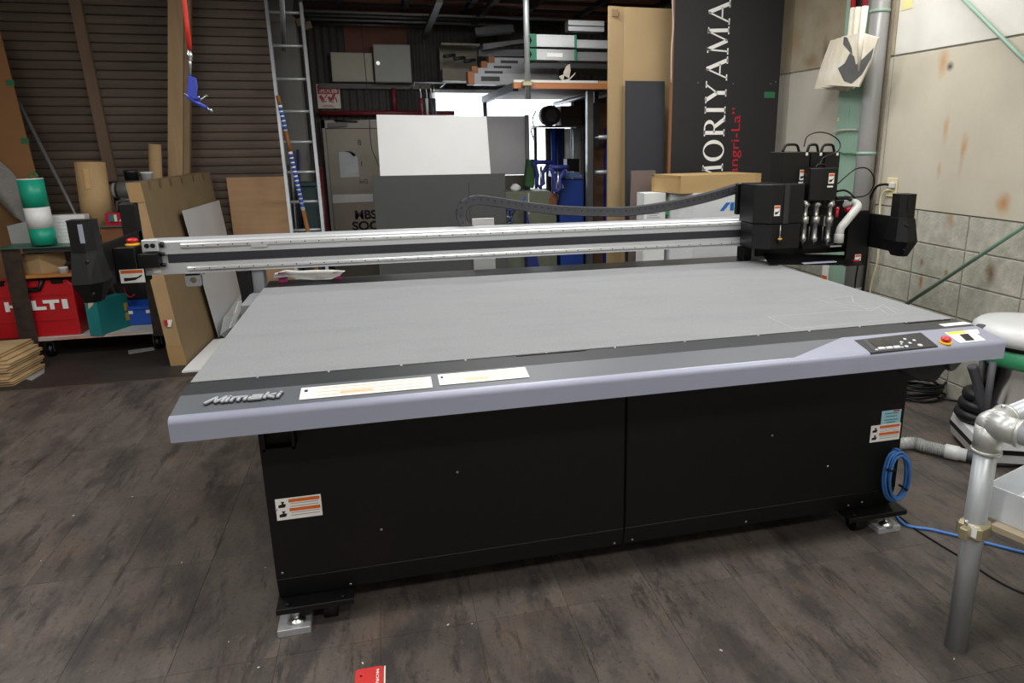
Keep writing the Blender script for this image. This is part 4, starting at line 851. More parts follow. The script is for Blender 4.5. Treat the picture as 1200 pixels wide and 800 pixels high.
# ladder and stick
LD = thing('aluminium_ladder', (-.1, 4.6, 0), 'tall aluminium ladder leaning in the corner by the door', 'ladder')
Yb, Yt = 4.45, 4.92
def lp(px, py): # points on the leaning ladder plane
    t_ = 0
    p0 = V((0, Yb, 0)); p1 = V((0, Yt, 2.75)); dv = p1-p0; n_ = V((1, 0, 0)).cross(dv).normalized(); return PP(px, py, p0, n_)
l0, l1, r0_, r1 = lp(312.5, 8), lp(342, 270), lp(355, 28), lp(379, 270)
def ext(a, b): d = b-a; return a+d*((2.74-a.z)/d.z), a+d*((0-a.z)/d.z)
L0, L1 = ext(l0, l1); R0, R1 = ext(r0_, r1); L1.z = R1.z = .002
for a, b in ((L0, L1), (R0, R1)): G().bar(a, b, (.013, 0, 0), .03).build('ladder_rail', zinc, LD)
for py in (14, 53, 92, 130, 166, 201.5, 236.5, 270, 303, 336):
    a = lp(330, py+.5); u = (L0.z-a.z)/(L0.z-L1.z); p = L0.lerp(L1, u); u2 = (R0.z-a.z)/(R0.z-R1.z); q = R0.lerp(R1, max(u2, 0))
    if a.z > .1 and u > 0 and u2 > 0: G().cyl(p, q, .013, n=8).build('ladder_rung', zinc, LD)
a, b = PY(325.5, 112, 4.4), PY(361, 272, 4.35); d = b-a; bot = a+d*((0.01-a.z)/d.z)
ST_ = thing('striped_stick', (bot.x, bot.y, 0), 'brown stick with blue and white wrapping leaning on the ladder', 'stick')
brn = mat('stick_brown', '#8a5a2a', .6, var=.1); blw = mat('stick_blue', '#2b4fae', .5)
N_ = (bot-a)
def seg(u0, u1, m_, nm, r_=.017): G().cyl(a+N_*u0, a+N_*u1, r_, n=10).build(nm, m_, ST_)
for (u0, u1, m_, nm) in ((0, .04, brn, 'stick_wood'), (.04, .15, white_paint, 'white_wrap'), (.15, .24, brn, 'stick_wood'), (.24, .5, white_paint, 'white_wrap'), (.5, 1, brn, 'stick_wood')): seg(u0, u1, m_, nm)
for k in range(22):
    u = .05+.44*k/22
    if .15 < u < .25: continue
    seg(u, u+.014, blw, 'blue_wrap', .0176)
# ================================================================== door, wall fittings, loft, window
YW = BY-.012
pil = mat('grey_concrete_pillar', '#6d6b66', .85, var=.12, scale=6)
x0, x1 = PY(323, 100, 5.25).x, PY(353, 100, 5.25).x
tag(G().box(x0, x1, 5.25, 5.5, 0, CZ).build('pillar', pil, bevel=.004), 'grey concrete pillar standing behind the aluminium ladder', 'pillar')
frame_m = mat('door_frame_grey', '#8f8c86', .5, .2, var=.08); door_m = mat('dull_steel_door', '#8b8377', .45, .25, var=.1, scale=3)
a, t_ = PY(377, 141, YW), PY(382, 151, YW); fl_, ft_ = a.x, a.z; dl, dt = t_.x, t_.z; dr = dl+.86
D1 = thing('door_1', (dl+.43, YW, 0), None, None); tag(D1, kind='structure')
G().box(fl_, dl-.004, YW-.06, YW, 0, ft_).box(dr+.004, dr+.07, YW-.06, YW, 0, ft_).box(fl_, dr+.07, YW-.06, YW, dt+.006, ft_).build('door_frame', frame_m, D1)
G().box(dl, dr, YW-.045, YW-.005, .01, dt).build('door_leaf', door_m, D1)
yf = YW-.046
def onw(pts, name, m_, par, th=.002, y=yf): return G().prism([PY(*q, y) for q in pts], (0, -th, 0)).build(name, m_, par)
onw(((390, 228), (390, 238), (437, 236), (437, 227)), 'white_band', mat('white_band', '#c6c4bf', .5), D1)
onw(((397, 178), (399, 208), (421, 207), (419, 184), (414, 178)), 'taped_paper', mat('bluish_paper', '#b2b6b8', .6), D1)
onw(((403, 177.5), (411, 177), (417, 181), (415, 184), (410, 179)), 'torn_corner', black_print, D1)
onw(((385, 144), (385, 149), (407, 148), (407, 144)), 'closer_body', mat('closer_grey', '#5c5a56', .4, .5), D1, .05)
G().tube([PY(400, 144, yf-.04), PY(392, 141, yf-.04), PY(419, 142.5, yf-.04)], .009, 6).build('closer_arm', MATS['closer_grey'], D1)
onw(((405, 141), (405, 149), (450, 148), (450, 140)), 'head_strip', mat('pale_strip', '#b7b4ad', .5), D1, .001)
onw(((374, 140), (378, 185), (379, 185), (375.5, 140)), 'hinge_line', black_print, D1, .003)
for (c, s_) in (((419.5, 170), '8'), ((423.5, 195), '1')): a = PY(c[0], c[1], yf-.002); text('stencil_digit', s_, black_print, a, (1, 0, 0), (0, 0, 1), .055, D1)
a = PY(416.5, 257, yf-.002); text('stencil_lettering', 'MBS', black_print, a, (1, 0, 0), (0, 0, 1), .10, D1, fit=.23, bold=.03)
a = PY(413.5, 270, yf-.002); text('stencil_lettering', 'SOC', black_print, a, (1, 0, 0), (0, 0, 1), .10, D1, fit=.28, bold=.03)
a = PY(422, 215, yf-.002); text('stencil_lettering', 'kiG', black_print, a, (1, 0, 0), (0, 0, 1), .045, D1)
onw(((417, 156), (418, 157), (420, 161), (418, 162)), 'yellow_dab', mat('yellow_dab', '#b99a3a', .6), D1)
# red pipes along the wall
redp = mat('maroon_pipe', '#6f1f2b', .45, var=.1)
a, b = PY(373, 132.5, BY-.07), PY(500, 130, BY-.07); RPp = thing('fire_pipe', (a.x+.5, BY-.07, a.z), 'maroon fire pipe running along the wall above the door', 'pipe')
G().cyl(a, (b.x+.3, BY-.07, a.z), .026, n=12).build('pipe_run', redp, RPp); c = PY(462, 118, BY-.07); G().cyl((c.x, BY-.07, a.z), (c.x, BY-.07, a.z+.26), .024, n=12).build('pipe_riser', redp, RPp)
a = PY(376, 190, BY-.10); G().cyl((a.x, BY-.10, .02), (a.x, BY-.10, a.z-.08), .03, n=12)
tag(G().cyl((a.x-.02, BY-.10, 0), (a.x-.02, BY-.10, a.z-.05), .032, n=12).build('fire_standpipe', redp), 'maroon standpipe rising from the floor beside the door frame', 'pipe')
# fire extinguisher sign
q = [PY(*s_, BY-.014) for s_ in ((370, 98.5), (397.5, 98.5), (399.5, 126.5), (373, 127))]
x0, x1, z1, z0 = (q[0].x+q[3].x)/2, (q[1].x+q[2].x)/2, q[0].z, q[3].z
SG = thing('extinguisher_sign', ((x0+x1)/2, BY-.014, z0), 'red and white fire extinguisher sign above the door corner', 'sign')
G().box(x0, x1, BY-.018, BY-.012, z0, z1).build('sign_plate', mat('sign_cream', '#cfc8bd', .5), SG)
G().box(x0+.008, x1-.008, BY-.020, BY-.018, z1-.10, z1-.008).build('sign_band', mat('sign_red', '#9c2032', .5), SG)
text('lettering', '消火器', MATS['sign_cream'], (x0+.025, BY-.0205, z1-.088), (1, 0, 0), (0, 0, 1), .065, SG, fit=x1-x0-.05)
for (u, v, w_, h_, an) in ((.2, .42, .035, .06, .5), (.38, .5, .012, .05, -.6), (.55, .4, .03, .05, .7), (.7, .48, .03, .07, -.4), (.82, .36, .014, .05, .2), (.3, .28, .05, .01, .2), (.6, .28, .05, .012, -.3), (.45, .12, .1, .006, 0), (.45, .07, .12, .006, 0)):
    c = V((x0+(x1-x0)*u, BY-.0185, z0+(z1-z0)*v)); ca, sa = math.cos(an), math.sin(an)
    G().obox(c, (w_/2*ca, 0, w_/2*sa), (-h_/2*sa, 0, h_/2*ca), (0, .0012, 0)).build('sign_drawing', MATS['sign_red'], SG)
# wall cabinets, brown backing board
def wallbox(pts, depth, m_, name, label, cat):
    q = [PY(*s_, BY-.02-depth) for s_ in pts]; x0, x1 = (q[0].x+q[3].x)/2, (q[1].x+q[2].x)/2; z1, z0 = (q[0].z+q[1].z)/2, (q[2].z+q[3].z)/2
    t = thing(name, ((x0+x1)/2, BY-.02, z0), label, cat); G().box(x0, x1, BY-.02-depth+.012, BY-.02, z0, z1).build('cabinet_body', m_, t); G().box(x0+.004, x1-.004, BY-.02-depth, BY-.02-depth+.011, z0+.004, z1-.004).build('cabinet_door', m_, t, bevel=.004)
    return t, x0, x1, z0, z1
t, *_ = wallbox(((387, 61), (436, 62), (438, 96), (389, 95.5)), .1, mat('beige_box', '#9d998a', .5, var=.05), 'meter_box', 'plain beige metal box mounted on the dark wall', 'cabinet')
t, x0, x1, z0, z1 = wallbox(((437, 51.5), (480, 52.5), (483, 97), (439.5, 96)), .16, mat('grey_box', '#8c8d87', .5, var=.04), 'breaker_box', 'grey electrical cabinet with round latch beside the beige box', 'cabinet')
a = PY(443, 74, BY-.18); G().cyl((a.x, BY-.18-.006, a.z), (a.x, BY-.18, a.z), .02, n=14).build('latch', steel, t)
a, b = PY(402, 30, BY-.013), PY(478, 70, BY-.013); tag(G().box(a.x, b.x, BY-.015, BY-.011, b.z, a.z).build('backing_board', mat('rust_brown_board', '#5f3524', .7, var=.1)), 'rust brown backing board behind the wall cabinets', 'board')
tag(G().box(PY(374, 97, BY-.03).x, PY(505, 97, BY-.03).x, BY-.05, BY-.011, PY(430, 104, BY-.05).z, PY(430, 98, BY-.05).z).build('wall_rail', mat('dark_steel_rail', '#4a4845', .5, .5, var=.1)), 'dark steel rail along the wall under the cabinets', 'rail')
a = PY(427, 55, 5.7); tag(G().tube(smooth_path([PY(*q, 5.72) for q in ((421, 2), (424, 40), (428, 80), (432, 130), (435, 170), (440, 185), (446, 198))], 5), .004, 5).build('black_rope', black_plastic), 'thin black cord hanging before the wall cabinets', 'cord')
# loft boards, pipes under the ceiling
LZ = 2.85; loftm = mat('loft_panel', '#7d4a34', .7, var=.15, scale=2.5, per=.12); beamm = mat('dark_beam', '#2b2623', .7, var=.15)
LF = thing('loft_deck', (1.6, 5.3, LZ), 'rust brown board loft deck under the roof at the rear', 'loft')
for i in range(6):
    for j in range(3): G().box(-.28+i*.62, -.28+i*.62+.56, 4.62+j*.46, 4.62+j*.46+.40, LZ, LZ+.012).build('loft_board', loftm, LF)
for i in range(7): G().box(-.32+i*.62, -.29+i*.62+.02, 4.58, BY-.03, LZ-.035, LZ+.03).build('loft_joist', beamm, LF)
for j in range(4): G().box(-.32, 3.46, 4.575+j*.46, 4.605+j*.46, LZ-.034, LZ+.03).build('loft_joist', beamm, LF)
pipe_g = mat('dim_conduit', '#7d7f80', .4, .6, var=.1)
for k, (py, yy, x0, x1, r_) in enumerate(((8, 5.45, 225, 760, .016), (15, 5.6, 300, 560, .014), (20, 5.7, 300, 600, .016), (27, 5.962, 365, 500, .016))):
    a, b = PY(x0, py, yy), PY(x1, py, yy)
    tag(G().cyl((a.x, yy, a.z), (b.x, yy, a.z), r_, n=8).build('conduit', pipe_g), ('longest', 'second', 'third', 'short')[k]+' grey conduit '+('spanning the loft front from shutter to rack', 'behind the long one above the ladder', 'from the front below the loft deck', 'run above the wall cabinets')[k], 'conduit')
tag(G().cyl(PY(333, 58, 5.1), PY(329, -30, 4.3), .022, n=10).build('hanging_pipe', zinc), 'short bright pipe hanging above the ladder', 'pipe')
for (p, q, yy, y2, lb) in (((497, 44), (515, 0), 5.8, 4.7, 'dark steel brace slanting under the loft above the white board'), ((552, 30), (590, -10), 5.8, 4.6, 'dark steel brace slanting under the loft beside the upright pipe'), ((345, 28), (352, -10), 5.5, 4.7, 'dark steel brace with clamps above the ladder top')):
    a, b = PY(*p, yy), PY(*q, y2); tag(G().bar(a, b, (.03, 0, 0), .02).build('roof_brace', mat('brace_steel', '#4b4947', .5, .5, var=.2)), lb, 'brace')
a = PY(353, 26, 5.3); CL = thing('wiring_box', a, 'cluster of old wiring boxes on the brace above the ladder', 'wiring')
for k, d in enumerate(((0, 0, 0), (.05, 0, -.03), (-.03, .02, .04))): G().obox(a+V(d), (.04, 0, .01), (0, .03, 0), (-.008, 0, .03)).build('junction_box', mat('old_brown_box', '#5a4a38', .6, var=.2), CL)
# window: frame, panes
W1 = thing('window_1', ((WBx0+WBx1)/2, BY, WBz0), None, None); tag(W1, kind='structure')
wf = mat('window_frame_alu', '#9fa1a2', .4, .6)
G().box(WBx0, WBx1, BY-.03, BY+.05, WBz1-.035, WBz1).box(WBx0, WBx1, BY-.03, BY+.05, WBz0, WBz0+.04).box(WBx0, WBx0+.035, BY-.03, BY+.05, WBz0, WBz1).box(WBx1-.035, WBx1, BY-.03, BY+.05, WBz0, WBz1).build('window_frame', wf, W1)
for k in (1/3, 2/3): x = WBx0+(WBx1-WBx0)*k; G().box(x-.012, x+.012, BY-.02, BY+.04, WBz0+.04, WBz1-.035).build('mullion', wf, W1) if False else None
glass = mat('window_glass', '#f2f6f8', .05, var=.0, alpha=.05)
for k in range(3): x0 = WBx0+.035+(WBx1-WBx0-.07)*k/3; G().box(x0, x0+(WBx1-WBx0-.07)/3, BY+.01, BY+.014, WBz0+.04, WBz1-.035).build('pane', glass, W1)
# long boxes and wire hanging left of the rack: wall shelf with dark tools
SH = thing('tool_shelf', (1.3, 5.6, 1.9), 'pale box shelf with dark tools hanging above the window', 'shelf')
q = [PY(*s_, 5.6) for s_ in ((517, 50), (562, 48), (562, 95), (519, 95))]
x0, x1, z0, z1 = q[0].x, q[1].x, q[2].z, q[0].z
bx_ = mat('olive_box', '#7d786a', .6, var=.08)
G().box(x0, x1, 5.85, 5.95, z0, z1).build('shelf_back', bx_, SH); G().box(x0, x1, 5.6, 5.85, z0, z0+.12).build('lower_tray', bx_, SH); G().box(x0, x1, 5.6, 5.85, z1-.02, z1).build('upper_board', bx_, SH)
for k in range(3): a = PY(520+12*k, 66+3*k, 5.58); G().cyl(a, a+V((.12, .05, .02)), .018, n=8).build('tool_handle', mat('tool_dark', '#2c2d2c', .5), SH)
# hand tools hanging in front of the glare
HT = None
for k, (px, col, lb) in enumerate(((492, '#7a1f2a', 'maroon handled hand tool hanging beside the window'), (499, '#c9cacc', 'white handled hand tool hanging beside the window'), (504.5, '#3c3d40', 'dark thin hand tool hanging beside the window'), (508, '#3c3d40', 'black forked hand tool hanging beside the window'))):
    a = PY(px, 98, 5.3); t = thing('hand_tool', a, lb, 'tool', 'hand tools hanging by the window')
    G().cyl(a, a+V((.0, 0, -.14)), .006, n=6).build('tool_shank', steel, t); G().cyl(a+V((0, 0, -.14)), a+V((.0, 0, -.30)), .016, .012, n=8).build('tool_grip', mat('grip_%d' % k, col, .5), t)
a, b = PY(486, 97, 5.3), PY(522, 97, 5.3); tag(G().cyl(a, b, .008, n=8).cyl(a, (a.x, BY-.02, a.z), .008, n=8).cyl(b, (b.x, BY-.02, b.z), .008, n=8).build('hanging_rail', zinc), 'thin steel rail carrying the hand tools by the window', 'rail')
# ================================================================== white board on the dark panel, frosted partition
PYp = 4.3
a, b = PY(437, 214, PYp), PY(592, 206, PYp); dkp = mat('charcoal_foam_panel', '#4a4b4a', .7, var=.04)
zc = PY(510, 205, PYp).z
DP = thing('charcoal_board', ((a.x+b.x)/2, PYp, 0), 'large charcoal panel standing upright under the white board', 'panel')
G().box(a.x, b.x, PYp, PYp+.06, 0, zc).build('panel_body', dkp, DP)
x = PY(551, 250, PYp-.012).x; G().box(x, b.x-.01, PYp-.012, PYp-.001, 0, PY(551, 213, PYp).z).build('panel_overlay', dkp, DP)
q = [PY(*s_, PYp+.02) for s_ in ((445.5, 204.5), (441, 134), (571, 136), (575, 203))]
wbt = V((0, .05, 0)); q[0].z = q[3].z = zc+.001
tag(G().prism([q[0], q[1]+wbt, q[2]+wbt, q[3]], (0, .012, 0)).build('white_board', white_paint), 'blank white board standing on top of the charcoal panel', 'board')
YF = 5.0
q = [PY(*s_, YF) for s_ in ((540, 206), (540, 136), (616, 137), (612, 206))]
frost = mat('frosted_partition', '#989390', .6, var=.06, trans=.4)
FP = thing('partition', ((q[0].x+q[2].x)/2, YF, 0), 'frosted partition with dark base and grey post behind the white board', 'partition')
G().box(q[0].x, q[2].x-.01, YF, YF+.012, q[0].z, q[1].z).build('frosted_sheet', frost, FP)
G().box(q[0].x, q[2].x-.01, YF-.005, YF+.02, 0, q[0].z-.004).build('base_panel', mat('olive_dark_panel', '#4d4a40', .6, var=.1), FP)
G().box(q[2].x-.01, q[2].x+.03, YF-.02, YF+.03, 0, q[1].z+.01).build('partition_post', mat('grey_post', '#85888a', .45, .4), FP)
# ================================================================== scaffold rack with wooden platform
RY0, RY1 = 3.95, 5.9
zu = PY(660, 104, RY0).z; zo = PY(660, 97, RY0).z
xl, xr = PY(602, 97, RY0).x, 3.0
RK = thing('scaffold_rack', ((xl+xr)/2, 4.9, 0), 'steel pipe rack with wooden platform full of long tools', 'rack')
G().box(xl, xr, RY0, RY0+.06, zu, zo).build('front_plank', mat('orange_timber', '#a96d42', .6, var=.12, scale=8, stretch=(.15, 2, 2)), RK)
G().box(xl, xl+.05, RY0+.06, RY1, zu-.02, zo).build('side_beam', mat('dark_beam_paint', '#2e3035', .55), RK)
for j in range(9): G().box(xl+.05, xr, RY0+.06+j*.209, RY0+.06+j*.209+.2, zo-.03, zo-.005).build('platform_plank', mat('dim_plank', '#5b4433', .75, var=.12, per=.1), RK)
G().box(xl, xl+(xr-xl)*.58, RY0-.003, RY0+.08, zo, zo+.02).build('white_edge_strip', mat('dirty_white', '#cfcdc7', .5), RK); G().box(xl+(xr-xl)*.85, xr, RY0-.003, RY0+.08, zo, zo+.02).build('white_edge_strip', MATS['dirty_white'], RK)
G().box(xl+(xr-xl)*.585, xl+(xr-xl)*.845, RY0-.001, RY0+.08, zo, zo+.019).build('wood_edge_strip', wood, RK)
px_ = PY(617.5, 60, RY0-.035).x
G().cyl((px_, RY0-.035, zu-.09), (px_, RY0-.035, CZ-.02), .0243, n=16).build('upright_pipe', zinc, RK)
gold = mat('yellow_zinc_clamp', '#aca384', .4, .6, var=.12)
G().box(px_-.05, px_+.035, RY0-.07, RY0-.0, zo-.035, zo+.005).box(px_+.035, px_+.06, RY0-.05, RY0-.03, zo-.02, zo).build('pipe_clamp', gold, RK, bevel=.006)
xb = PY(690, 200, 4.15).x
al2 = mat('ladder_alu', '#a9acad', .35, .9, var=.08)
a, b = PY(690, 130, 4.2), PY(690, 262, 4.2); 
G().box(b.x-.02, b.x+.035, 4.18, 4.24, 0, zu).build('channel_upright', al2, RK); G().box(b.x+.036, b.x+.05, 4.19, 4.24, .3, zu-.1).build('channel_web', mat('dark_post', '#3a3c3e', .5, .4), RK)
c = PY(699, 160, 4.25); G().box(c.x-.02, c.x+.02, 4.25, 4.29, PY(699, 172, 4.25).z, zu).build('dark_upright', MATS['dark_post'], RK)
for py in (161, 202): a = PY(697, py, 4.27); G().cyl((b.x, 4.27, a.z), (b.x+.42, 4.27, a.z), .022, n=12).build('cross_pipe', zinc, RK)
a, b2 = PY(650, 122, 5.6), PY(715, 106, 4.2); G().cyl(a, b2, .024, n=10).build('diagonal_pipe', pipe_g, RK)
for (x, y) in ((xl+.03, RY1-.05), (xr-.05, RY1-.05), (xr-.05, RY0+.1)): G().cyl((x, y, 0), (x, y, zo-.03), .024, n=10).build('rear_pipe', pipe_g, RK)
# tools on the platform
zp = zo-.004
caps = mat('teal_end_cap', '#1f7d5e', .4); alb = mat('satin_alu_box', '#b4b6b7', .38, .7, var=.05)
def long_box(px0, px1, py0, py1, y0, depth, lb, cap=True, name='scaffold_board'):
    a, b = PY(px0, py1, y0), PY(px1, py0, y0)
    t = thing(name, ((a.x+b.x)/2, y0+depth/2, a.z), lb, 'board', 'aluminium boards on the rack')
    g = G(); g.box(a.x, b.x, y0, y0+depth, a.z, b.z); g.box(a.x, b.x, y0-.004, y0, a.z, a.z+.012).box(a.x, b.x, y0-.004, y0, b.z-.012, b.z); g.build('board_profile', alb, t)
    if cap:
        for s_, xx in ((-1, a.x), (1, b.x)): w_ = .07 if s_ < 0 else .02; xa, xb_ = (xx-w_, xx) if s_ < 0 else (xx, xx+w_); G().prism([(xa, y0, a.z-.003), (xb_, y0, a.z-.003), (xb_, y0, b.z+.004), (xa, y0, b.z+.004), (xa+(.03 if s_ < 0 else 0), y0, (a.z+b.z)/2)], (0, depth, 0)).build('end_cap', caps, t)
    return t, a, b
t, a, b = long_box(629, 673, 41.5, 54.5, 4.1, .25, 'upper aluminium board with green end caps on the rack')
t, a, b = long_box(629, 673, 58.5, 70, 4.1, .25, 'lower aluminium board with green end caps and paper label')
G().box(a.x+.09, a.x+.23, 4.095, 4.099, (a.z+b.z)/2-.018, (a.z+b.z)/2+.014).build('paper_label', white_print, t)
long_box(676, 730, 48, 56, 4.16, .2, 'plain grey aluminium board beside the upper green capped board', False)
long_box(676, 730, 62, 71, 4.16, .2, 'plain grey aluminium board beside the lower green capped board', False)
t, a, b = long_box(666, 708, 25, 36, 4.3, .12, 'short ribbed aluminium profile with tape on the pile top', False)
G().box(a.x, b.x, 4.294, 4.297, (a.z+b.z)/2-.004, (a.z+b.z)/2+.004).build('profile_groove', MATS['dark_post'], t)
# straight-edges with orange blocks, one beside the other
dim_al = mat('dim_aluminium', '#828485', .45, .5, var=.1); org = mat('orange_block', '#8a5430', .6)
for k, (px, py) in enumerate(((576, 73), (567.5, 79.5), (556.5, 85.5), (552, 92))):
    y0 = 5.0-.18*k; a = PY(px, py, y0); lbs = ('topmost', 'second from top', 'third from top', 'lowest')
    t = thing('straightedge', a, 'aluminium straightedge with orange end block, %s of the pile' % lbs[k], 'straightedge', 'straightedges with orange blocks')
    L_ = .8
    G().box(a.x+.03, a.x+L_, y0, y0+.14, a.z-.05, a.z+.045).build('edge_profile', dim_al, t); G().box(a.x+.09, a.x+.26, y0-.003, y0, a.z-.02, a.z+.02).build('grip_slot', black_print, t)
    G().box(a.x-.03, a.x+.028, y0-.012, y0+.12, a.z-.05, a.z+.06).build('end_block', org, t, bevel=.004)
for k, (p0, p1, y0, y1, h_, m_) in enumerate((((565, 55), (650, 45), 5.3, 5.5, .04, '#77797a'), ((560, 62), (640, 62), 5.5, 5.5, .05, '#5a5b5c'), ((600, 76), (712, 79), 5.45, 5.45, .05, '#6c6e6f'), ((657, 83), (712, 86), 4.75, 4.75, .04, '#55504a'), ((556, 38), (600, 34), 5.6, 5.6, .07, '#3a3b3c'))):
    a, b = PY(*p0, y0), PY(*p1, y1); lb = ('long grey plank slanting across the rack pile', 'dim grey profile lying deep on the rack', 'grey channel lying under the green capped boards', 'brownish bar lying low on the rack platform', 'black crate at the back of the rack pile')[k]
    tag(G().bar(a, b, (0, .08, 0), h_/2).build('profile_bar', mat('bar_tone_%d' % k, m_, .5, .4, var=.12)), lb, 'bar')
a = PY(664, 92, 4.02); t = thing('work_glove', (a.x, 4.02, zo), 'pair of pale work gloves on the platform edge', 'gloves')
gl = mat('pale_glove', '#b8b1a4', .85, var=.12, scale=20, bump=.3)
for (pts) in (((660, 92), (661, 82), (664, 75), (668, 72), (669, 80), (667, 90)), ((655, 91), (660, 89), (668, 93), (675, 86), (673, 90), (667, 96), (659, 96))):
    gq = [PY(*q, 4.0) for q in pts]; gz0 = min(p.z for p in gq); [setattr(p, 'z', p.z-gz0+zo+.021) for p in gq]; G().prism(gq, (0, .03, 0)).build('glove', gl, t, bevel=.004)
# ---------------- things under the rack
def pxbox(name, pts, y0, dep, m_, lb, cat, bev=.004, floor=False, group=None):
    q = [PY(*s_, y0) for s_ in pts]
    if floor:
        for p in q:
            if p.z < .9: p.z = 0
    return tag(G().prism(q, (0, dep, 0)).build(name, m_, bevel=bev), lb, cat, group)
SB = thing('storage_shelf', (2.4, 5.2, 0), 'dim steel shelf under the rack carrying reels and boxes', 'shelf')
a, b = PY(634, 147, 5.0), PY(684, 147, 5.0); G().box(a.x-.02, b.x+.05, 5.0, 5.4, a.z-.015, a.z).build('shelf_board', mat('dim_shelf', '#3c3a38', .6), SB)
for x in (a.x+.02, b.x+.03): G().box(x-.015, x+.015, 5.36, 5.4, 0, a.z-.015).build('shelf_post', MATS['dark_post'], SB)
zsh = a.z
c = PY(644, 136, 5.12); t = thing('cable_reel', (c.x, 5.12, zsh), 'dark cable reel on the shelf under the rack', 'reel')
G().cyl((c.x, 5.05, zsh+.1), (c.x, 5.2, zsh+.1), .1, n=20).build('reel_drum', mat('reel_dark', '#23201f', .6, var=.3, scale=30), t); G().cyl((c.x, 5.03, zsh+.1), (c.x, 5.05, zsh+.1), .06, n=20).build('reel_hub', mat('reel_hub', '#4b4a48', .5), t)
q = [PY(*s_, 5.05) for s_ in ((657.5, 146), (657, 124), (681, 124), (682, 146))]; q[0].z = q[3].z = zsh
t = thing('brown_case', ((q[0].x+q[3].x)/2, 5.05, zsh), 'dark brown case on the shelf beside the reel', 'case'); G().prism(q, (0, .25, 0)).build('case_body', mat('dark_brown_case', '#3b2d27', .6), t); G().box(q[0].x, q[3].x, 5.044, 5.05, zsh+.08, zsh+.09).build('case_lid_line', black_print, t)
# rolls standing
nb = mat('navy_roll', '#1a2750', .35, var=.1); bl = mat('bright_blue_roll', '#2742a8', .35); sil = mat('silver_roll', '#b8bbbd', .3, .5); wr = mat('white_roll', '#cfd2d0', .5)
for (p0, m_, r_, lb) in ((642, mat('dark_roll', '#33353a', .5), .024, 'dark slim roll standing under the storage shelf'), (648.5, bl, .026, 'bright blue slim roll standing under the storage shelf'), (656, nb, .032, 'navy roll standing between the blue roll and white tube'), (665, wr, .032, 'white slim tube standing under the storage shelf'), (676, sil, .045, 'silvery wide roll standing under the storage shelf')):
    a = PY(p0, 150, 5.15); tag(hollow('standing_roll', (a.x, 5.15, 0), (a.x, 5.15, zsh-.03), r_, .005, m_), lb, 'roll')
a, b = PY(639, 150, 5.3), PY(662, 150, 5.3); tag(G().box(a.x, b.x, 5.30, 5.315, 0, zsh-.02).build('navy_sheet', mat('navy_sheet', '#1b2546', .45, var=.1)), 'dark navy sheet standing behind the slim rolls', 'sheet')
a, b = PY(669, 150, 5.3), PY(684, 150, 5.3); tag(G().box(a.x, b.x, 5.30, 5.315, 0, zsh-.02).build('grey_sheet', mat('grey_sheet', '#8b8b88', .5, var=.06)), 'light grey sheet standing behind the silvery roll', 'sheet')
# green grey cabinet with tools on it
cabm = mat('green_grey_cabinet', '#6f7361', .5, var=.08, col2='#5f6354')
q = [PY(*s_, 4.55) for s_ in ((586, 228), (652, 226))]; zc2 = PY(620, 223, 4.7).z
CB = thing('low_cabinet', ((q[0].x+q[1].x)/2, 4.75, 0), 'green grey low cabinet with rust patch behind the cable chain', 'cabinet')
x0, x1 = q[0].x, q[1].x; yb_ = 4.55
G().prism([(x0, yb_, 0), (x0, yb_, zc2), (x1-.06, yb_, zc2), (x1, yb_, zc2-.07), (x1, yb_, 0)], (0, .38, 0)).build('cabinet_body', cabm, CB, bevel=.004)
c = PY(619.5, 233, yb_); G().box(c.x-.006, c.x+.006, yb_-.004, yb_, zc2-.22, zc2-.01).build('door_gap', mat('pale_gap', '#b7b9ae', .5), CB)
q = [PY(*s_, yb_) for s_ in ((646, 226), (653, 227), (652, 238), (647, 247), (643, 236))]; G().prism(q, (0, -.002, 0)).build('rust_patch', mat('rust_patch', '#7d4a2a', .8, var=.2, scale=20), CB)
c = PY(604, 221, 4.66); t = thing('white_cloth', (c.x, 4.66, zc2), 'crumpled white cloth on the low cabinet', 'cloth')
g = G().sphere((c.x, 4.66, zc2+.03), .05, 12, (1.0, .8, .75)); random.seed(5)
for p in g.v: p += V((random.uniform(-.008, .008), random.uniform(-.008, .008), random.uniform(-.006, .006))) if p.z > zc2+.01 else V()
g.build('cloth', mat('white_cloth', '#d5d6d8', .9), t)
pxbox('green_bag', ((615, 219), (619, 186), (622, 188), (627, 186), (628, 196), (626, 221)), 4.72, .12, mat('green_bag', '#35592f', .7, var=.12, scale=9), 'dark green bag standing on the low cabinet', 'bag', .012)
purp = mat('blue_clamp_plastic', '#333d8c', .45, var=.08)
for k, (dx, dy, lb) in enumerate(((0, 0, 'blue spring clamp beside the green bag'), (20, 6, 'blue spring clamp beside the blue crate'))):
    yc_ = 4.68 if k == 0 else 4.5; c = PY(634+dx, 205+dy, yc_); t = thing('spring_clamp', (c.x, 4.68, c.z-.15), lb, 'clamp')
    s_ = lambda a, b: PY(634+dx+a, 205+dy+b, yc_)
    G().tube([s_(-10, -14), s_(-7, -12), s_(-4, 0), s_(-5, 10), s_(-2, 14), s_(3, 10), s_(2, -2), s_(8, -12)], .02, 8).build('clamp_jaw', purp, t); G().tube([s_(-10, -15), s_(12, -15)], .022, 8).build('clamp_bar', purp, t); G().cyl(s_(0, -10), s_(0, 17), .012, n=8).build('clamp_spindle', steel, t)
blc = mat('blue_crate', '#24428f', .45, var=.08)
pxbox('blue_crate', ((657, 262), (655, 210), (684, 211), (684, 262)), 4.62, .25, blc, 'blue plastic crate at the end of the low cabinet', 'crate', .006, True)
pxbox('blue_tray', ((650, 208), (651, 201), (682, 204), (683, 209)), 4.60, .28, mat('pale_blue_tray', '#5870a6', .35), 'pale blue tray lying on the blue crate', 'tray')
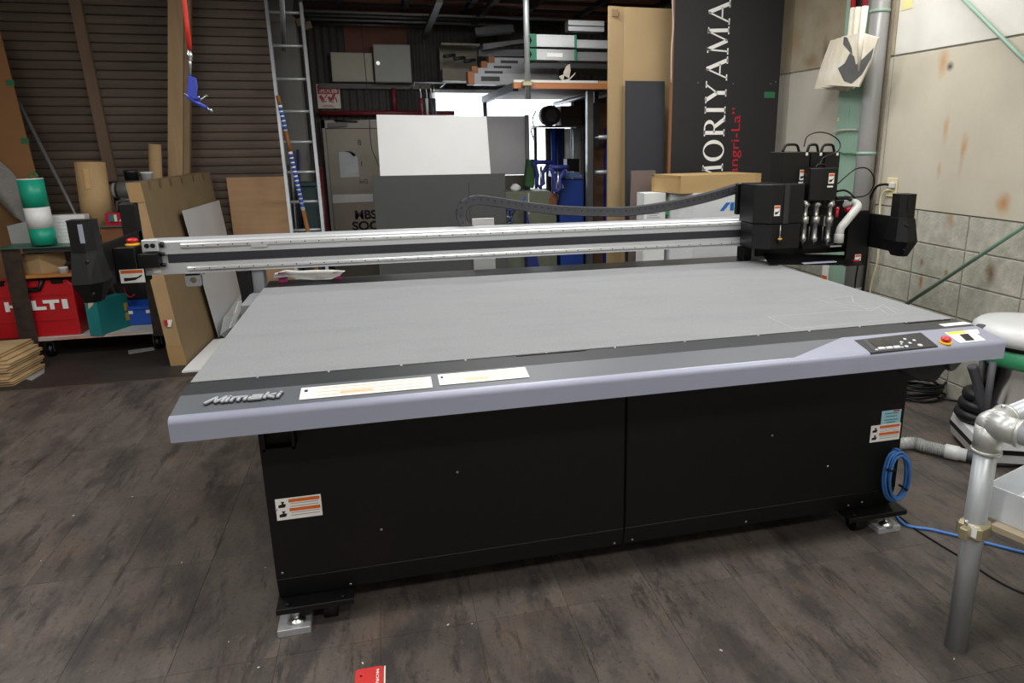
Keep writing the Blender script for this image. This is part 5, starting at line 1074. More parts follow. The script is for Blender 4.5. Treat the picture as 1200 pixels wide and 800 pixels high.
pxbox('black_box', ((664.5, 200.5), (664.5, 186), (679, 186), (679, 201.5)), 4.62, .14, black_plastic, 'small black cube box on the pale blue tray', 'box')
a = PY(656, 219, 4.61); tag(G().obox((a.x, 4.612, a.z), (.035, 0, .01), (0, .003, 0), (-.006, 0, .02)).build('white_tag', white_print), 'white paper tag on the blue crate', 'tag')
# tangle under the chain: blue basket, navy box
t = thing('wire_basket', PY(603, 262, 4.4), 'wire basket of blue and grey tools below the low cabinet top', 'basket')
random.seed(11)
for k in range(16):
    a = PY(588+random.random()*22, 243+random.random()*20, 4.42+.05*random.random()); b = a+V((random.uniform(-.09, .09), random.uniform(-.03, .03), random.uniform(.02, .1)))
    G().cyl(a, b, random.uniform(.006, .014), n=6).build('basket_tool', (bl, sil, MATS['dark_post'], blw)[k % 4], t)
pxbox('navy_box', ((618, 290), (617, 246), (640, 247), (641, 290)), 4.35, .15, mat('navy_box', '#1d2c66', .5), 'navy blue box in front of the low cabinet', 'box', .004, True)
pxbox('brown_sheet', ((697, 262), (694, 122), (711, 120), (712, 262)), 4.45, .03, mat('dim_brown_panel', '#6b4a35', .7), 'tall narrow brown panel inside the rack end', 'panel', 0, True)
pxbox('blue_sheet', ((707, 262), (708, 150), (714, 150), (714, 262)), 4.43, .015, mat('dim_blue_panel', '#1d2b78', .5), 'deep blue narrow panel beside the brown rack panel', 'panel', 0, True)
pxbox('green_strip', ((681, 215), (681, 180), (684, 180), (684, 215)), 4.5, .01, mat('lime_strip', '#7e8f2a', .5), 'lime green narrow strip beside the aluminium upright', 'strip', 0) if False else None
# cable hanging in the window glare
tag(G().tube(smooth_path([PY(*q, 5.5) for q in ((628, 130), (624, 140), (626, 150), (622, 152), (626, 165), (628, 180), (630, 192))], 5), .007, 6).build('teal_rope', mat('teal_cord', '#3b7a78', .5)), 'teal cord hanging in front of the bright window', 'cord')
# ================================================================== tall cardboard, dark board, lettered banner panel
TY = 3.32
q = [PY(*s_, TY) for s_ in ((713, 8), (731, 8), (789, 9), (789, 200))]
x0, x1, x2 = q[0].x, q[1].x, q[2].x; zt3 = q[1].z
KB_ = thing('cardboard_sheet', ((x0+x2)/2, TY, 0), 'tall folded kraft cardboard sheet beside the lettered panel', 'cardboard')
kl = mat('light_kraft', '#a68e68', .8, var=.04, scale=4)
G().box(x1+.001, x2, TY, TY+.03, 0, zt3).build('main_flap', kl, KB_); G().prism([(x0, TY-.02, 0), (x1, TY-.0, 0), (x1, TY+.03, 0), (x0, TY+.012, 0)], (0, 0, zt3)).build('side_flap', kl, KB_)
a = PY(720, 14, TY-.02); G().box(a.x-.02, a.x+.03, TY-.022, TY-.012, a.z-.03, a.z+.02).build('scuff', kraft_brown, KB_)
q = [PY(*s_, 3.2) for s_ in ((736, 94), (786, 94), (783, 210), (731, 215))]
q[1].x -= .03
tag(G().prism([(q[0].x-.01, 3.15, 0), (q[0].x, 3.245, q[0].z), (q[1].x, 3.245, q[0].z), (q[1].x-.01, 3.15, 0)], (0, .02, 0)).build('navy_board', mat('charcoal_navy_board', '#26282e', .65, var=.06)), 'charcoal board leaning in front of the kraft cardboard', 'board')
MY = 3.12
q = [PY(789.5, 60, MY), PY(916, 60, MY), PY(920, 0, MY), PY(905.5, 210, MY)]
xm0, xm1 = q[0].x, (q[2].x+q[3].x)/2; zm1 = 2.74
BN = thing('banner_panel', ((xm0+xm1)/2, MY, 0), 'tall black panel with vertical white serif lettering', 'panel')
G().box(xm0, xm1, MY, MY+.03, 0, zm1).build('panel_board', mat('matt_black_board', '#1c1b1c', .6, var=.06), BN); G().box(xm0-.012, xm0-.0005, MY-.002, MY+.032, 0, zm1).build('panel_edge', mat('reddish_edge', '#8a5a3c', .7), BN)
# serif capitals: strokes (x, y in cap heights, reading direction); written upwards
SERIF = {
 'M': (1.18, [((.16, 0), (.22, 1), .05), ((.22, 1), (.60, .06), .12), ((.60, .06), (.96, 1), .05), ((.98, 1), (1.03, 0), .12)], [(.03, .3, 0), (.08, .3, 1), (.88, 1.12, 1), (.86, 1.18, 0)]),
 'I': (.42, [((.21, 0), (.21, 1), .13)], [(.06, .36, 0), (.06, .36, 1)]),
 'Y': (.9, [((.45, 0), (.45, .45), .13), ((.45, .45), (.12, 1), .13), ((.45, .45), (.8, 1), .05)], [(.3, .6, 0), (.0, .28, 1), (.66, .94, 1)]),
 'A': (.98, [((.1, 0), (.47, 1), .05), ((.47, 1), (.86, 0), .13), ((.24, .36), (.7, .36), .05)], [(.0, .26, 0), (.7, 1.0, 0)]),
}
def serif(word, o0, rd, up, H, m_, parent, y_):
    x = 0; rd, up = V(rd), V(up); nn = V((0, -1, 0))
    P2 = lambda a, b: V(o0)+rd*((x+a)*H)+up*(b*H)
    for ch in word:
        g = G()
        def stroke(a, b, wd):
            A, B = P2(*a), P2(*b); d = (B-A).normalized(); g.bar(A, B, d.cross(nn).normalized()*wd*1.25*H/2, .0008)
        def arc(cx, cy, rx, ry, t0, t1, thick, thin, n=28):
            vs = []
            for i in range(n+1):
                t = t0+(t1-t0)*i/n; th_ = (thin+(thick-thin)*abs(math.cos(t))**1.3)*1.2
                vs += [P2(cx+rx*math.cos(t), cy+ry*math.sin(t)), P2(cx+(rx-th_)*math.cos(t), cy+(ry-th_*.9)*math.sin(t))]
            m0 = len(vs); vs += [v+nn*.0016 for v in vs]
            fs = [(2*i, 2*i+1, 2*i+3, 2*i+2) for i in range(n)]; fs += [tuple(m0+j for j in f[::-1]) for f in fs]; g.add(vs, fs)
        if ch == 'O': w_ = 1.02; arc(.51, .5, .47, .52, 0, 2*math.pi, .14, .045)
        elif ch == 'R':
            w_ = .9; stroke((.2, 0), (.2, 1), .13); arc(.42, .75, .33, .26, -math.pi/2, math.pi/2, .13, .045); stroke((.2, .98), (.44, .98), .05); stroke((.2, .51), (.46, .51), .05); stroke((.46, .5), (.8, .02), .13)
            for (a, b, v) in ((.05, .35, 0), (.05, .3, 1), (.68, .96, 0)): stroke((a, .022 if v == 0 else .978), (b, .022 if v == 0 else .978), .045)
        else:
            w_, st, se = SERIF[ch]
            for a, b, wd in st: stroke(a, b, wd)
            for a, b, v in se: stroke((a, .022 if v == 0 else .978), (b, .022 if v == 0 else .978), .045)
        g.build('white_letter', m_, parent); x += w_+.07
    return x*H
yl = MY-.0012
base = PY(849, 203, yl); top_ = PY(857, 0, yl); capL, capR = PY(823, 190, yl), PY(846.5, 190, yl)
H_ = capR.x-capL.x; H_ = PY(855, 60, yl).x-PY(830.5, 60, yl).x
total = sum({'M': 1.18, 'O': 1.02, 'R': .9, 'I': .42, 'Y': .9, 'A': .98}[c]+.07 for c in 'MORIYAMA')
x_base = PY(851.5, 100, yl).x
zO = PY(838, 190, yl).z; zEnd = PY(850, -2, yl).z            # foot of the O and the end of the last A
span = sum({'M': 1.18, 'O': 1.02, 'R': .9, 'I': .42, 'Y': .9, 'A': .98}[c]+.07 for c in 'ORIYAMA')
kz = (zEnd-zO)/span
o0 = V((x_base, yl, zO-(1.25)*kz))
# reading direction goes up, letter tops point to -x
def serif_scaled():
    serif('MORIYAMA', o0, (0, 0, kz/H_), (-1, 0, 0), H_, white_print, BN, yl)
serif_scaled()
a = PY(870, 205, yl); b = PY(874, 123, yl); rp = mat('crimson_print', '#b3182c', .5)
zq = PY(872, 126, yl).z; z_a = PY(870, 196, yl).z
text('red_lettering', 'Shangri-La”', rp, (PY(868.5, 160, yl).x+.008, yl, zq-(zq-z_a)*1.42), (0, 0, 1), (-1, 0, 0), .098, BN, fit=(zq-z_a)*1.42)
a = PY(901.5, 111, yl); G().box(a.x-.045, a.x+.05, yl-.001, yl, a.z-.024, a.z+.022).build('green_tape', gt, BN)
for (px, py) in ((818, 97), (859, 98), (903, 98), (909, 96)): a = PY(px, py, yl); G().cyl((a.x, yl-.002, a.z), (a.x, yl, a.z), .004, n=8).build('panel_screw', steel, BN)
a = PY(787, 95, MY-.01); CRD = tag(G().tube(smooth_path([PY(*q, MY-.012) for q in ((788, 0), (789, 30), (787, 60), (786.5, 97))], 5), .005, 6).build('pale_rope', mat('offwhite_cord', '#b9b6ac', .5)), 'off white cord hanging along the lettered panel edge', 'cord')
# cartons
WC = thing('white_carton', (2.95, 2.6, 0), 'tall white carton with blue angular logo under the kraft carton', 'carton')
yw = 2.45; wcm = mat('white_carton_card', '#c9cccd', .6, var=.03)
x0, xmid, x1 = PY(786, 240, yw+.1).x+.01, PY(813, 240, yw).x, 3.34; zw = PY(830, 226, yw).z
G().prism([(x0, yw+.12, 0), (xmid, yw, 0), (x1, yw, 0), (x1, yw+.42, 0), (x0, yw+.42, 0)], (0, 0, zw)).build('carton_body', wcm, WC)
a, b = PY(843.5, 247, yw-.001), PY(858.5, 237, yw-.001)
hL = b.z-a.z; 
G().prism([a, a+V((.03, 0, 0)), V((b.x-.015, yw-.001, b.z)), V((b.x-.05, yw-.001, b.z))], (0, -.001, 0)).build('logo_stroke', blue_print, WC)
G().prism([V((b.x-.012, yw-.001, b.z)), V((b.x+.012, yw-.001, b.z)), V((b.x+.012, yw-.001, a.z)), V((b.x-.018, yw-.001, a.z)), V((b.x-.018, yw-.001, b.z-.02))], (0, -.001, 0)).build('logo_stroke', blue_print, WC)
# kraft carton rotated
e = PY(798, 204, 2.43); yk = 2.44
cor = V((PY(798, 210, yk).x, yk, zw)); hL = PY(798, 206, yk).z-zw
dl_ = V((PY(764, 206, yk+.32).x, yk+.32, zw))-cor; dr_ = V((PY(892, 206, yk+.10).x, yk+.10, zw))-cor
KC = thing('kraft_carton', cor+dl_/2+dr_/2, 'taped kraft carton lying on the white carton', 'carton')
G().prism([cor, cor+dr_, cor+dr_+dl_, cor+dl_], (0, 0, hL)).build('carton_body', mat('yellow_kraft', '#ac9062', .7, var=.04), KC)
nl = V((dl_.y, -dl_.x, 0)).normalized(); nl = nl if nl.y < 0 else -nl
for (u0, u1, v0, v1) in ((0, 1, .86, 1), (0, .1, 0, 1), (.9, 1, 0, 1)): G().prism([cor+dl_*u+V((0, 0, hL*v)) for u, v in ((u0, v0), (u1, v0), (u1, v1), (u0, v1))], nl*.001).build('tape_strip', tape, KC)
nr = V((dr_.y, -dr_.x, 0)).normalized(); nr = nr if nr.y < 0 else -nr
for (u0, u1, v0, v1) in ((.93, 1, 0, 1), (.42, .55, 0, .35)): G().prism([cor+dr_*u+V((0, 0, hL*v)) for u, v in ((u0, v0), (u1, v0), (u1, v1), (u0, v1))], nr*.001).build('tape_strip', tape, KC)
q = [PY(*s_, 2.95) for s_ in ((740, 200), (756, 200), (765, 203), (741, 270))]
tag(G().prism([(PY(735, 260, 2.95).x, 2.93, 0), (q[0].x, 2.95, q[0].z), (PY(768, 201, 2.95).x, 2.95, q[0].z), (PY(768, 260, 2.95).x, 2.93, 0)], (0, .012, 0)).build('taupe_card', mat('taupe_card', '#6e5f58', .7, var=.05)), 'taupe card sheet standing beside the kraft carton', 'card')
q0, q1 = PY(754, 226, 2.62), PY(779, 226, 2.62)
SCt = thing('styrofoam_box', ((q0.x+q1.x)/2, 2.62, 0), 'white narrow box with handwriting and green tape beside the white carton', 'box')
G().box(q0.x, q1.x, 2.6, 2.75, 0, min(PY(770, 222, 2.62).z, zw-.003)).build('box_body', mat('white_foam', '#d4d6d5', .7), SCt)
for py in (237, 248): a = PY(781.5, py, 2.598); G().box(a.x-.01, a.x+.012, 2.597, 2.6, a.z-.02, a.z+.02).build('green_tape', mat('fresh_green_tape', '#35a05a', .5), SCt)
for k in range(4): a = PY(758, 251+k*2.2, 2.598); G().box(a.x, a.x+.10-.02*(k % 2), 2.5985, 2.6, a.z, a.z+.004).build('handwriting', mat('pencil_grey', '#7d8083', .6), SCt)
# bits behind the gantry on the rear plate
a, b = PY(553.5, 256, 1.72), PY(579, 262, 1.72)
tag(G().box(a.x, b.x, 1.72, 1.74, 0, PY(566, 256, 1.72).z).build('white_offcut', white_paint), 'white board offcut standing behind the gantry beam', 'offcut')
CP = thing('packing_film', (PY(370, 325, 1.58).x, 1.58, .853), 'crumpled white packing film on the rear plate', 'film')
pts_t = [(322, 320), (335, 316), (352, 317), (370, 316), (390, 316), (405, 317)]; pts_b = [(320, 326), (338, 324), (352, 327), (370, 328), (388, 327), (398, 323)]
g = G(); T_ = [PY(*q, 1.6) for q in pts_t]; B_ = [PY(*q, 1.5+.02*(i % 2)) for i, q in enumerate(pts_b)]
for p in B_: p.z = max(p.z, .8545)
n = len(T_); vs = T_+[t.lerp(b, .5)+V((0, -.02, .005*(i % 2))) for i, (t, b) in enumerate(zip(T_, B_))]+B_
g.add(vs, [(r_*n+i, (r_+1)*n+i, (r_+1)*n+i+1, r_*n+i+1) for r_ in range(2) for i in range(n-1)]); g.build('film', mat('film_white', '#d9d8d2', .5, var=.08), CP)
for px in (331, 395): a = PY(px, 319, 1.56); G().box(a.x-.02, a.x+.02, 1.55, 1.56, .8545, a.z).build('pink_scrap', mat('pink_scrap', '#d0458c', .5), CP)

# odds and ends in the corner behind the ladder
x0, x1 = PY(353, 240, 5.08).x, PY(374, 240, 5.08).x
CRN = thing('corner_bin', ((x0+x1)/2, 5.1, 0), 'dark teal bin standing behind the ladder foot', 'bin')
G().prism([(x0+.01, 5.0, 0), (x1-.01, 5.0, 0), (x1-.01, 5.17, 0), (x0+.01, 5.17, 0)], (0, 0, PY(360, 218, 5.05).z)).build('bin_body', mat('dark_teal_bin', '#26393c', .5, var=.1), CRN, bevel=.01)
G().box(x0, x1, 4.99, 5.18, PY(360, 218, 5.05).z, PY(360, 213, 5.05).z).build('bin_lid', MATS['dark_teal_bin'], CRN, bevel=.006)
for k, (p, q, m_, lb) in enumerate((((341, 190), (347, 268), zinc, 'thin bright rod standing behind the ladder'), ((349, 175), (353, 268), mat('navy_rod', '#23305e', .5), 'navy blue rod standing behind the ladder'), ((364, 172), (372, 268), mat('dark_rod', '#2a2b2a', .6), 'dark rod standing beside the door frame'))):
    a, b = PY(*p, 5.205), PY(*q, 5.205); d = b-a; tag(G().cyl(a, a+d*((.005-a.z)/d.z), .012, n=8).build('corner_rod', m_), lb, 'rod')
# ================================================================== right wall: column, pipe, shovels, socket, braces
greenp = mat('pale_green_paint', '#8aa796', .55, var=.08, scale=3)
ya, yb2 = PX(1003, 200, 3.74).y, PX(975, 200, 3.74).y
GC = thing('steel_column', (3.77, (ya+yb2)/2, 0), 'pale green painted steel column on the concrete wall', 'column')
G().box(3.74, 3.81, ya, yb2, 0, CZ).build('column_flange', greenp, GC, bevel=.003)
G().box(3.737, 3.74, (ya+yb2)/2-.004, (ya+yb2)/2+.004, 0, CZ).build('column_seam', mat('seam_green', '#8fb59b', .5), GC)
a = PX(967, 318, 3.735); G().box(3.733, 3.7395, a.y-.035, a.y+.035, a.z-.12, a.z+.08).build('column_label', white_print, GC); G().box(3.731, 3.733, a.y-.03, a.y+.03, a.z-.06, a.z-.03).build('label_band', orange_print, GC)
a = PX(982, 140, 3.735); G().box(3.735, 3.74, a.y-.008, a.y+.008, a.z-.012, a.z+.012).build('tape_dot', mat('pale_dot', '#e0cf9c', .5), GC)
pvc = mat('grey_pvc_pipe', '#8b8b89', .35, var=.04)
c = PX(1013, 200, 3.745); PPp = thing('drain_pipe', (3.745, c.y, 0), 'thick grey plastic drain pipe beside the green column', 'pipe')
G().cyl((3.745, c.y, 0), (3.745, c.y, CZ), .06, n=24).build('pipe_body', pvc, PPp)
for zz in (.5, 1.42, 2.3): G().cyl((3.745, c.y, zz), (3.745, c.y, zz+.02), .063, n=24).build('pipe_strap', greenp, PPp)
a = PX(1031, 150, 3.812); tag(G().box(3.806, 3.8155, a.y-.03, a.y+.012, 0, CZ).build('corner_strip', mat('brown_sealant', '#8c8270', .8, var=.2, scale=8)), 'brownish sealant strip on the wall beside the drain pipe', 'strip')
tag(G().tube(smooth_path([PX(*q, 3.72) for q in ((974, 157), (982, 153), (993, 152), (1004, 152))], 4), .006, 6).build('tie_wire', mat('pale_wire', '#b5b4a8', .5)), 'pale wire tied around the green column', 'wire')
tag(G().tube(smooth_path([PX(*q, 3.72) for q in ((983, 178), (988, 180), (995, 180), (1003, 181))], 4), .006, 6).build('green_twine', mat('dark_green_wire', '#2f6e4c', .5)), 'dark green twine tied across the green column', 'wire')
# shovels hung on the column
blade_m = mat('worn_white_blade', '#ded9cc', .6, 0., var=.06, col2='#c9bfa8', scale=12); grey_w = mat('bare_grey_wear', '#6b6b6b', .5, .5, var=.15, scale=12)
for k in range(3):
    X_ = 3.555+.045*k; o = -7.*k
    q = [PX(px_+o*(.9), py_, X_) for px_, py_ in ((986, 43), (1008, 38), (1029, 44), (1020, 72), (1006, 102), (967, 100), (975, 72))]
    c0 = PX((1011, 1003.5, 997.5)[k], 40, X_)
    lb = ('broad white shovel with maroon handle and grey worn blade patch', 'white shovel with black handle hanging behind the front one', 'white shovel with red handle hanging closest to the green column')[k]
    t = thing('shovel', q[4], lb, 'shovel', 'shovels hanging on the green column')
    bl_ = G().prism([p+V((.0, .0, -.012*k)) for p in q], (.012, 0, 0)).build('blade', blade_m, t, bevel=.002)
    G().tube([c0+V((-.004, 0, -.22)), c0+V((-.008, 0, -.05)), c0+V((0, 0, .16))], [.006, .018, .02], 10).build('socket', blade_m, bl_)
    hm = (mat('handle_maroon', '#9c2a33', .55, var=.1), black_plastic, mat('handle_red', '#b51e2d', .5))[k]
    G().cyl(c0+V((0, 0, .12)), V((c0.x, c0.y+.03, CZ-.3)), .019, n=12).build('handle', hm, t)
    G().tube([V((c0.x, c0.y-.07, CZ-.18)), V((c0.x, c0.y-.05, CZ-.26)), V((c0.x, c0.y+.03, CZ-.3)), V((c0.x, c0.y+.09, CZ-.26)), V((c0.x, c0.y+.11, CZ-.18))], .014, 8).build('grip', hm, t)
    if k == 0:
        for pts in (((992, 47), (998, 66), (996, 78), (986, 86), (983, 72), (986, 52)),): pass
        q2 = [PX(*s_, X_-.001) for s_ in ((982, 80), (990, 74), (996, 62), (1001, 66), (1003, 76), (1012, 68), (1024, 56), (1021, 68), (1010, 87), (998, 98), (989, 95))]
        G().prism(q2, (-.0008, 0, 0)).build('worn_patch', grey_w, bl_)
        q2 = [PX(*s_, X_-.001) for s_ in ((989, 43), (993, 44), (998, 56), (999, 64), (995, 60), (988, 52))]; G().prism(q2, (-.0008, 0, 0)).build('worn_patch', grey_w, bl_)
G_ = tag(G().cyl((3.56, PX(1008, 20, 3.6).y, CZ-.3), (3.74, PX(1008, 20, 3.6).y, CZ-.3), .012, n=8).build('shovel_hook', steel), 'steel hook holding the shovels on the green column', 'hook')
# socket with plug and cords
q = [PX(*s_, WX-.006) for s_ in ((1041, 208), (1053, 208), (1051, 231), (1039, 230))]
y1, y0 = (q[0].y+q[3].y)/2, (q[1].y+q[2].y)/2; z1, z0 = q[0].z, q[3].z
SK = thing('wall_socket', (WX-.006, (y0+y1)/2, z0), 'cream wall socket with plugged cords beside the drain pipe', 'socket')
crm = mat('cream_plastic', '#d8cfa8', .5); G().box(WX-.016, WX-.0045, y0, y1, z0, z1).build('socket_plate', crm, SK, bevel=.003)
c = PX(1045, 217, WX-.03); G().box(WX-.04, WX-.016, c.y-.02, c.y+.02, c.z-.018, c.z+.018).build('plug', mat('clear_plug', '#c9cbcb', .3), SK, bevel=.004)
cc = PX(1036, 216, WX-.04); G().tube(smooth_path([(WX-.03, c.y+.01, c.z), cc, PX(1027, 219, WX-.05), PX(1020, 232, WX-.05), PX(1018, 246, WX-.05), PX(1016, 300, WX-.05), V((WX-.05, PX(1016, 300, WX-.05).y+.02, .3))], 6), .008, 8).build('black_cord', black_plastic, SK)
G().tube(smooth_path([PX(1046, 223, WX-.02), PX(1038, 223, WX-.03), PX(1033, 230, WX-.03), PX(1031, 245, WX-.03), PX(1029, 300, WX-.03), PX(1022, 330, WX-.03), V((WX-.03, PX(1018, 345, WX-.03).y, .4))], 6), .006, 8).build('cream_cord', crm, SK)
# brace rods
brace = mat('green_brace_rod', '#7f9a88', .5, var=.12, scale=10)
a, b = PX(1064, 355, 3.74), PX(1200, 265, 3.74); d = b-a; e0 = a-d*.35; e1 = b+d*1.4
tag(G().cyl(e0, e1, .0115, n=12).build('brace_rod', brace), 'green steel brace rod rising across the concrete blocks', 'rod')
a, b = PX(1130, 0, 3.74), PX(1200, 70, 3.74); d = b-a
tag(G().cyl(a-d*.9, b+d*1.6, .0115, n=12).build('brace_rod', brace), 'green steel brace rod falling across the upper wall panels', 'rod')
a = PX(1063, 5, WX-.006); tag(G().box(WX-.0065, WX-.0045, a.y-.05, a.y+.05, a.z-.03, a.z+.1).build('wall_note', mat('yellow_note', '#d6cd92', .6)), 'pale yellow note stuck high on the wall', 'note')
# black cable heap by the wall
random.seed(9); c = PZ(1076, 459, .02)
CHp = thing('cable_heap', (c.x, c.y, 0), 'loose heap of black power cable on the floor by the wall', 'cable')
for k in range(7):
    r_ = .10+.02*random.random(); o = V((random.uniform(-.03, .03), random.uniform(-.04, .04), .012+.012*k))
    G().tube([c*1+o-V((0, 0, .02))+V((r_*1.35*math.cos(t*math.pi/8)*(1+.1*math.sin(3*t+k)), r_*math.sin(t*math.pi/8), .004*math.sin(t+k))) for t in range(16)], .007, 6, closed=True).build('cable_loop', black_plastic, CHp)
G().tube(smooth_path([c+V((.1, -.05, -.012)), PZ(1100, 466, .008), PZ(1118, 469, .008), PZ(1135, 472, .008)], 5), .006, 6).build('cable_tail', black_plastic, CHp)
# ================================================================== vacuum
vb = V((3.52, .43, 0)); an = math.radians(24)
ex = V((math.cos(an), math.sin(an)*-1, 0)); ey = V((math.sin(an), math.cos(an), 0))
VC = thing('dust_extractor', vb, 'white and green dust extractor with steel drum and coiled hose', 'vacuum')
whp = mat('white_plastic', '#d3d5d6', .35, var=.02); grn = mat('green_plastic', '#3f9a6d', .4, var=.04); drum = mat('polished_drum', '#a9a49d', .12, 1., var=.08, scale=3)
def rrect(hx, hy, r_, n=5):
    pts = []
    for sx, sy, t0 in ((1, 1, 0), (-1, 1, 1), (-1, -1, 2), (1, -1, 3)):
        for k in range(n+1): t = (t0+k/n)*math.pi/2; pts.append((sx*(hx-r_)+r_*math.cos(t), sy*(hy-r_)+r_*math.sin(t)))
    return pts
HXv, HYv = .22, .205
def ring(h, k=1.): return [vb+ex*(a*k)+ey*(b*k)+V((0, 0, h)) for a, b in rrect(HXv, HYv, .05)]
def loft(layers): 
    g = G(); n = len(layers[0]); vs = [p for l in layers for p in l]
    g.add(vs, [(i*n+k, i*n+(k+1) % n, (i+1)*n+(k+1) % n, (i+1)*n+k) for i in range(len(layers)-1) for k in range(n)]+[tuple(range(n-1, -1, -1)), tuple((len(layers)-1)*n+k for k in range(n))]); return g
loft([ring(.03, .96), ring(.075, 1.0)]).build('base_skirt', whp, VC); loft([ring(.076, 1.01), ring(.098, 1.01)]).build('base_bumper', black_plastic, VC); loft([ring(.099, 1.0), ring(.135, .97), ring(.14, .93)]).build('base_top', whp, VC)
for a, b in ((-.16, -.15), (.16, -.15), (-.16, .15), (.16, .15)):
    p = vb+ex*a+ey*b; G().cyl(p+ex*-.02+V((0, 0, .035)), p+ex*.02+V((0, 0, .035)), .034, n=14).build('castor', black_plastic, VC)
dc = vb+V((.033, .015, 0))
G().lathe([(.165, .13), (.172, .14), (.17, .47), (.19, .475)], dc, n=40).build('steel_drum', drum, VC)
G().lathe([(.2, .47), (.225, .49), (.225, .545), (.21, .56)], dc, n=8).build('green_band', grn, VC)
G().lathe([(.205, .558), (.205, .575)], dc, n=36).build('seal_ring', black_plastic, VC)
G().lathe([(.2, .573), (.235, .585), (.245, .61), (.24, .645), (.215, .665), (.15, .672), (.0, .674)], dc, n=40).build('motor_lid', whp, VC)
p = dc-ex*.235+V((0, 0, .60)); G().tube([p+V((0, -.03, .045)), p+V((-.0, -.05, .02))-ex*.02, p+V((0, -.06, -.03))-ex*.012], .028, 10).build('lid_latch', grey_rubber, VC)
for s_ in (-.13, -.02): p = dc-ex*(.195)+ey*s_; G().cyl(p+V((0, 0, .14)), p+V((0, 0, .5)), .016, n=10).build('frame_tube', grey_rubber, VC)
hose_b = mat('black_ribbed_hose', '#17171a', .5, var=.1)
hc = vb-ex*.105+ey*.07
for k in range(3):
    R_ = .105-.012*k; G().tube([hc+V((R_*math.cos(t*math.pi/14), R_*math.sin(t*math.pi/14), .172+.052*k)) for t in range(28)], [.029 if t % 2 else .0275 for t in range(28)], 12, closed=True).build('hose_coil', hose_b, VC)
G().tube(smooth_path([PY(1139, 428, .52), PY(1146, 450, .50), PY(1152, 475, .47), vb-ex*.1+V((0, -.05, .16))], 6), .024, 12).build('wand_tube', grey_rubber, VC)
for (o, z_) in ((-.03, .26), (.0, .21)): G().tube(smooth_path([dc-ex*.16-ey*.12+V((0, 0, z_+.04)), dc-ex*.1-ey*.19+V((0, 0, z_)), dc-ey*.21+V((0, 0, z_+.01))], 4), .003, 5).build('drum_wire', mat('navy_wire', '#24304f', .5), VC)
# clear suction hose on the floor
clr = mat('clear_ribbed_hose', '#b9bbb9', .3, var=.06, trans=.2)
hp = smooth_path([V((2.52, .62, .12)), V((2.66, .56, .06)), PZ(1062, 519, .035), PZ(1085, 523, .035), PZ(1112, 529, .035)], 22)
SHs = thing('suction_hose', (3.0, .5, 0), 'clear ribbed suction hose with white cuff on the floor', 'hose')
G().tube(hp, [.032 if i % 2 else .0255 for i in range(len(hp))], 14).build('ribbed_hose', clr, SHs, smooth=False)
e0 = hp[-1]; e1 = PZ(1133, 533.5, .035); dd = (e1-e0).normalized(); Lh = (e1-e0).length
G().lathe([(.030, -.02), (.036, -.015), (.036, Lh*.55), (.031, Lh*.6), (.031, Lh), (.027, Lh)], e0, dd, 18).build('hose_cuff', whp, SHs)
G().sphere(e0+dd*Lh*.75+V((-.0, -.01, -.02)), .012, 8).build('cuff_valve', whp, SHs)
q = [e1-dd*.01, e1+dd*.06, PZ(1165, 539, .03), PZ(1188, 539, .03), PZ(1215, 532, .03), PZ(1250, 520, .03)]
G().tube(smooth_path(q, 6), .027, 12).build('grey_hose', grey_rubber, SHs)
# ================================================================== pipe table in front
TB_ = thing('pipe_table', (2.2, -.65, 0), 'galvanised pipe table frame with wooden lower shelf', 'table')
pr = .0303; LX, LY = 2.203, -.648; zT = .742
def tube_leg(x, y): G().cyl((x, y, .0), (x, y, zT), pr, n=24).build('leg_pipe', zinc, TB_)
dA = PZ(1200, 480.5, zT)-V((LX, LY, zT)); dA.z = 0; dA.normalize(); dB = V((dA.y, -dA.x, 0))
O_ = V((LX, LY, zT)); LA, LB = 1.1, .62
tube_leg(LX, LY)
for p in (O_+dA*LA, O_+dB*LB, O_+dA*LA+dB*LB): tube_leg(p.x, p.y)
for a, b in ((O_, O_+dA*LA), (O_, O_+dB*LB), (O_+dB*LB, O_+dA*LA+dB*LB), (O_+dA*LA, O_+dA*LA+dB*LB)): G().cyl(a, b, pr, n=24).build('rail_pipe', zinc, TB_)
fit = mat('cast_fitting', '#b6b8b4', .36, .5, var=.12, scale=10, bump=.1, bscale=30)
for p, sa, sb in ((O_, 1, 1), (O_+dA*LA, -1, 1), (O_+dB*LB, 1, -1)):
    g = G().cyl(p, p+dA*sa*.085, .0375, n=24).cyl(p, p+dB*sb*.085, .0375, n=24).cyl(p, p-V((0, 0, .085)), .0375, n=24).sphere(p, .0378, 20)
    f_ = g.build('corner_elbow', fit, TB_)
    for d_ in (dA*sa, dB*sb, V((0, 0, -1))): G().lathe([(.0375, -.006), (.0405, -.004), (.0405, .004), (.0375, .006)], p+d_*.08, d_, 24).build('elbow_collar', fit, f_)
    G().lathe([(.006, 0), (.006, .006), (.003, .009)], p+dA*sa*.06+V((0, 0, .037)), (0, 0, 1), 8).build('grub_screw', steel, f_)
zS = PY(1133, 612, LY-.03).z
zS = .418
cl = G().obox((LX, LY, zS-.004), dA*.038, dB*.038, (0, 0, .026)).build('shelf_clamp', gold, TB_, bevel=.01)
G().obox(V((LX, LY, zS-.004))-dA*.05, dA*.014, dB*.012, (0, 0, .018)).build('clamp_bolt', gold, cl, bevel=.003); G().obox(V((LX, LY, zS+.004))-dA*.0385+dB*.015, dA*.001, dB*.012, (0, 0, .018)).build('clamp_tag', white_print, cl)
G().cyl(V((LX, LY, zS+.02))-dA*.05, V((LX, LY, zS+.036))-dA*.05, .005, n=8).build('clamp_stud', steel, cl)
bs = V((LX, LY, 0))
c0 = bs+dA*.02+dB*.035
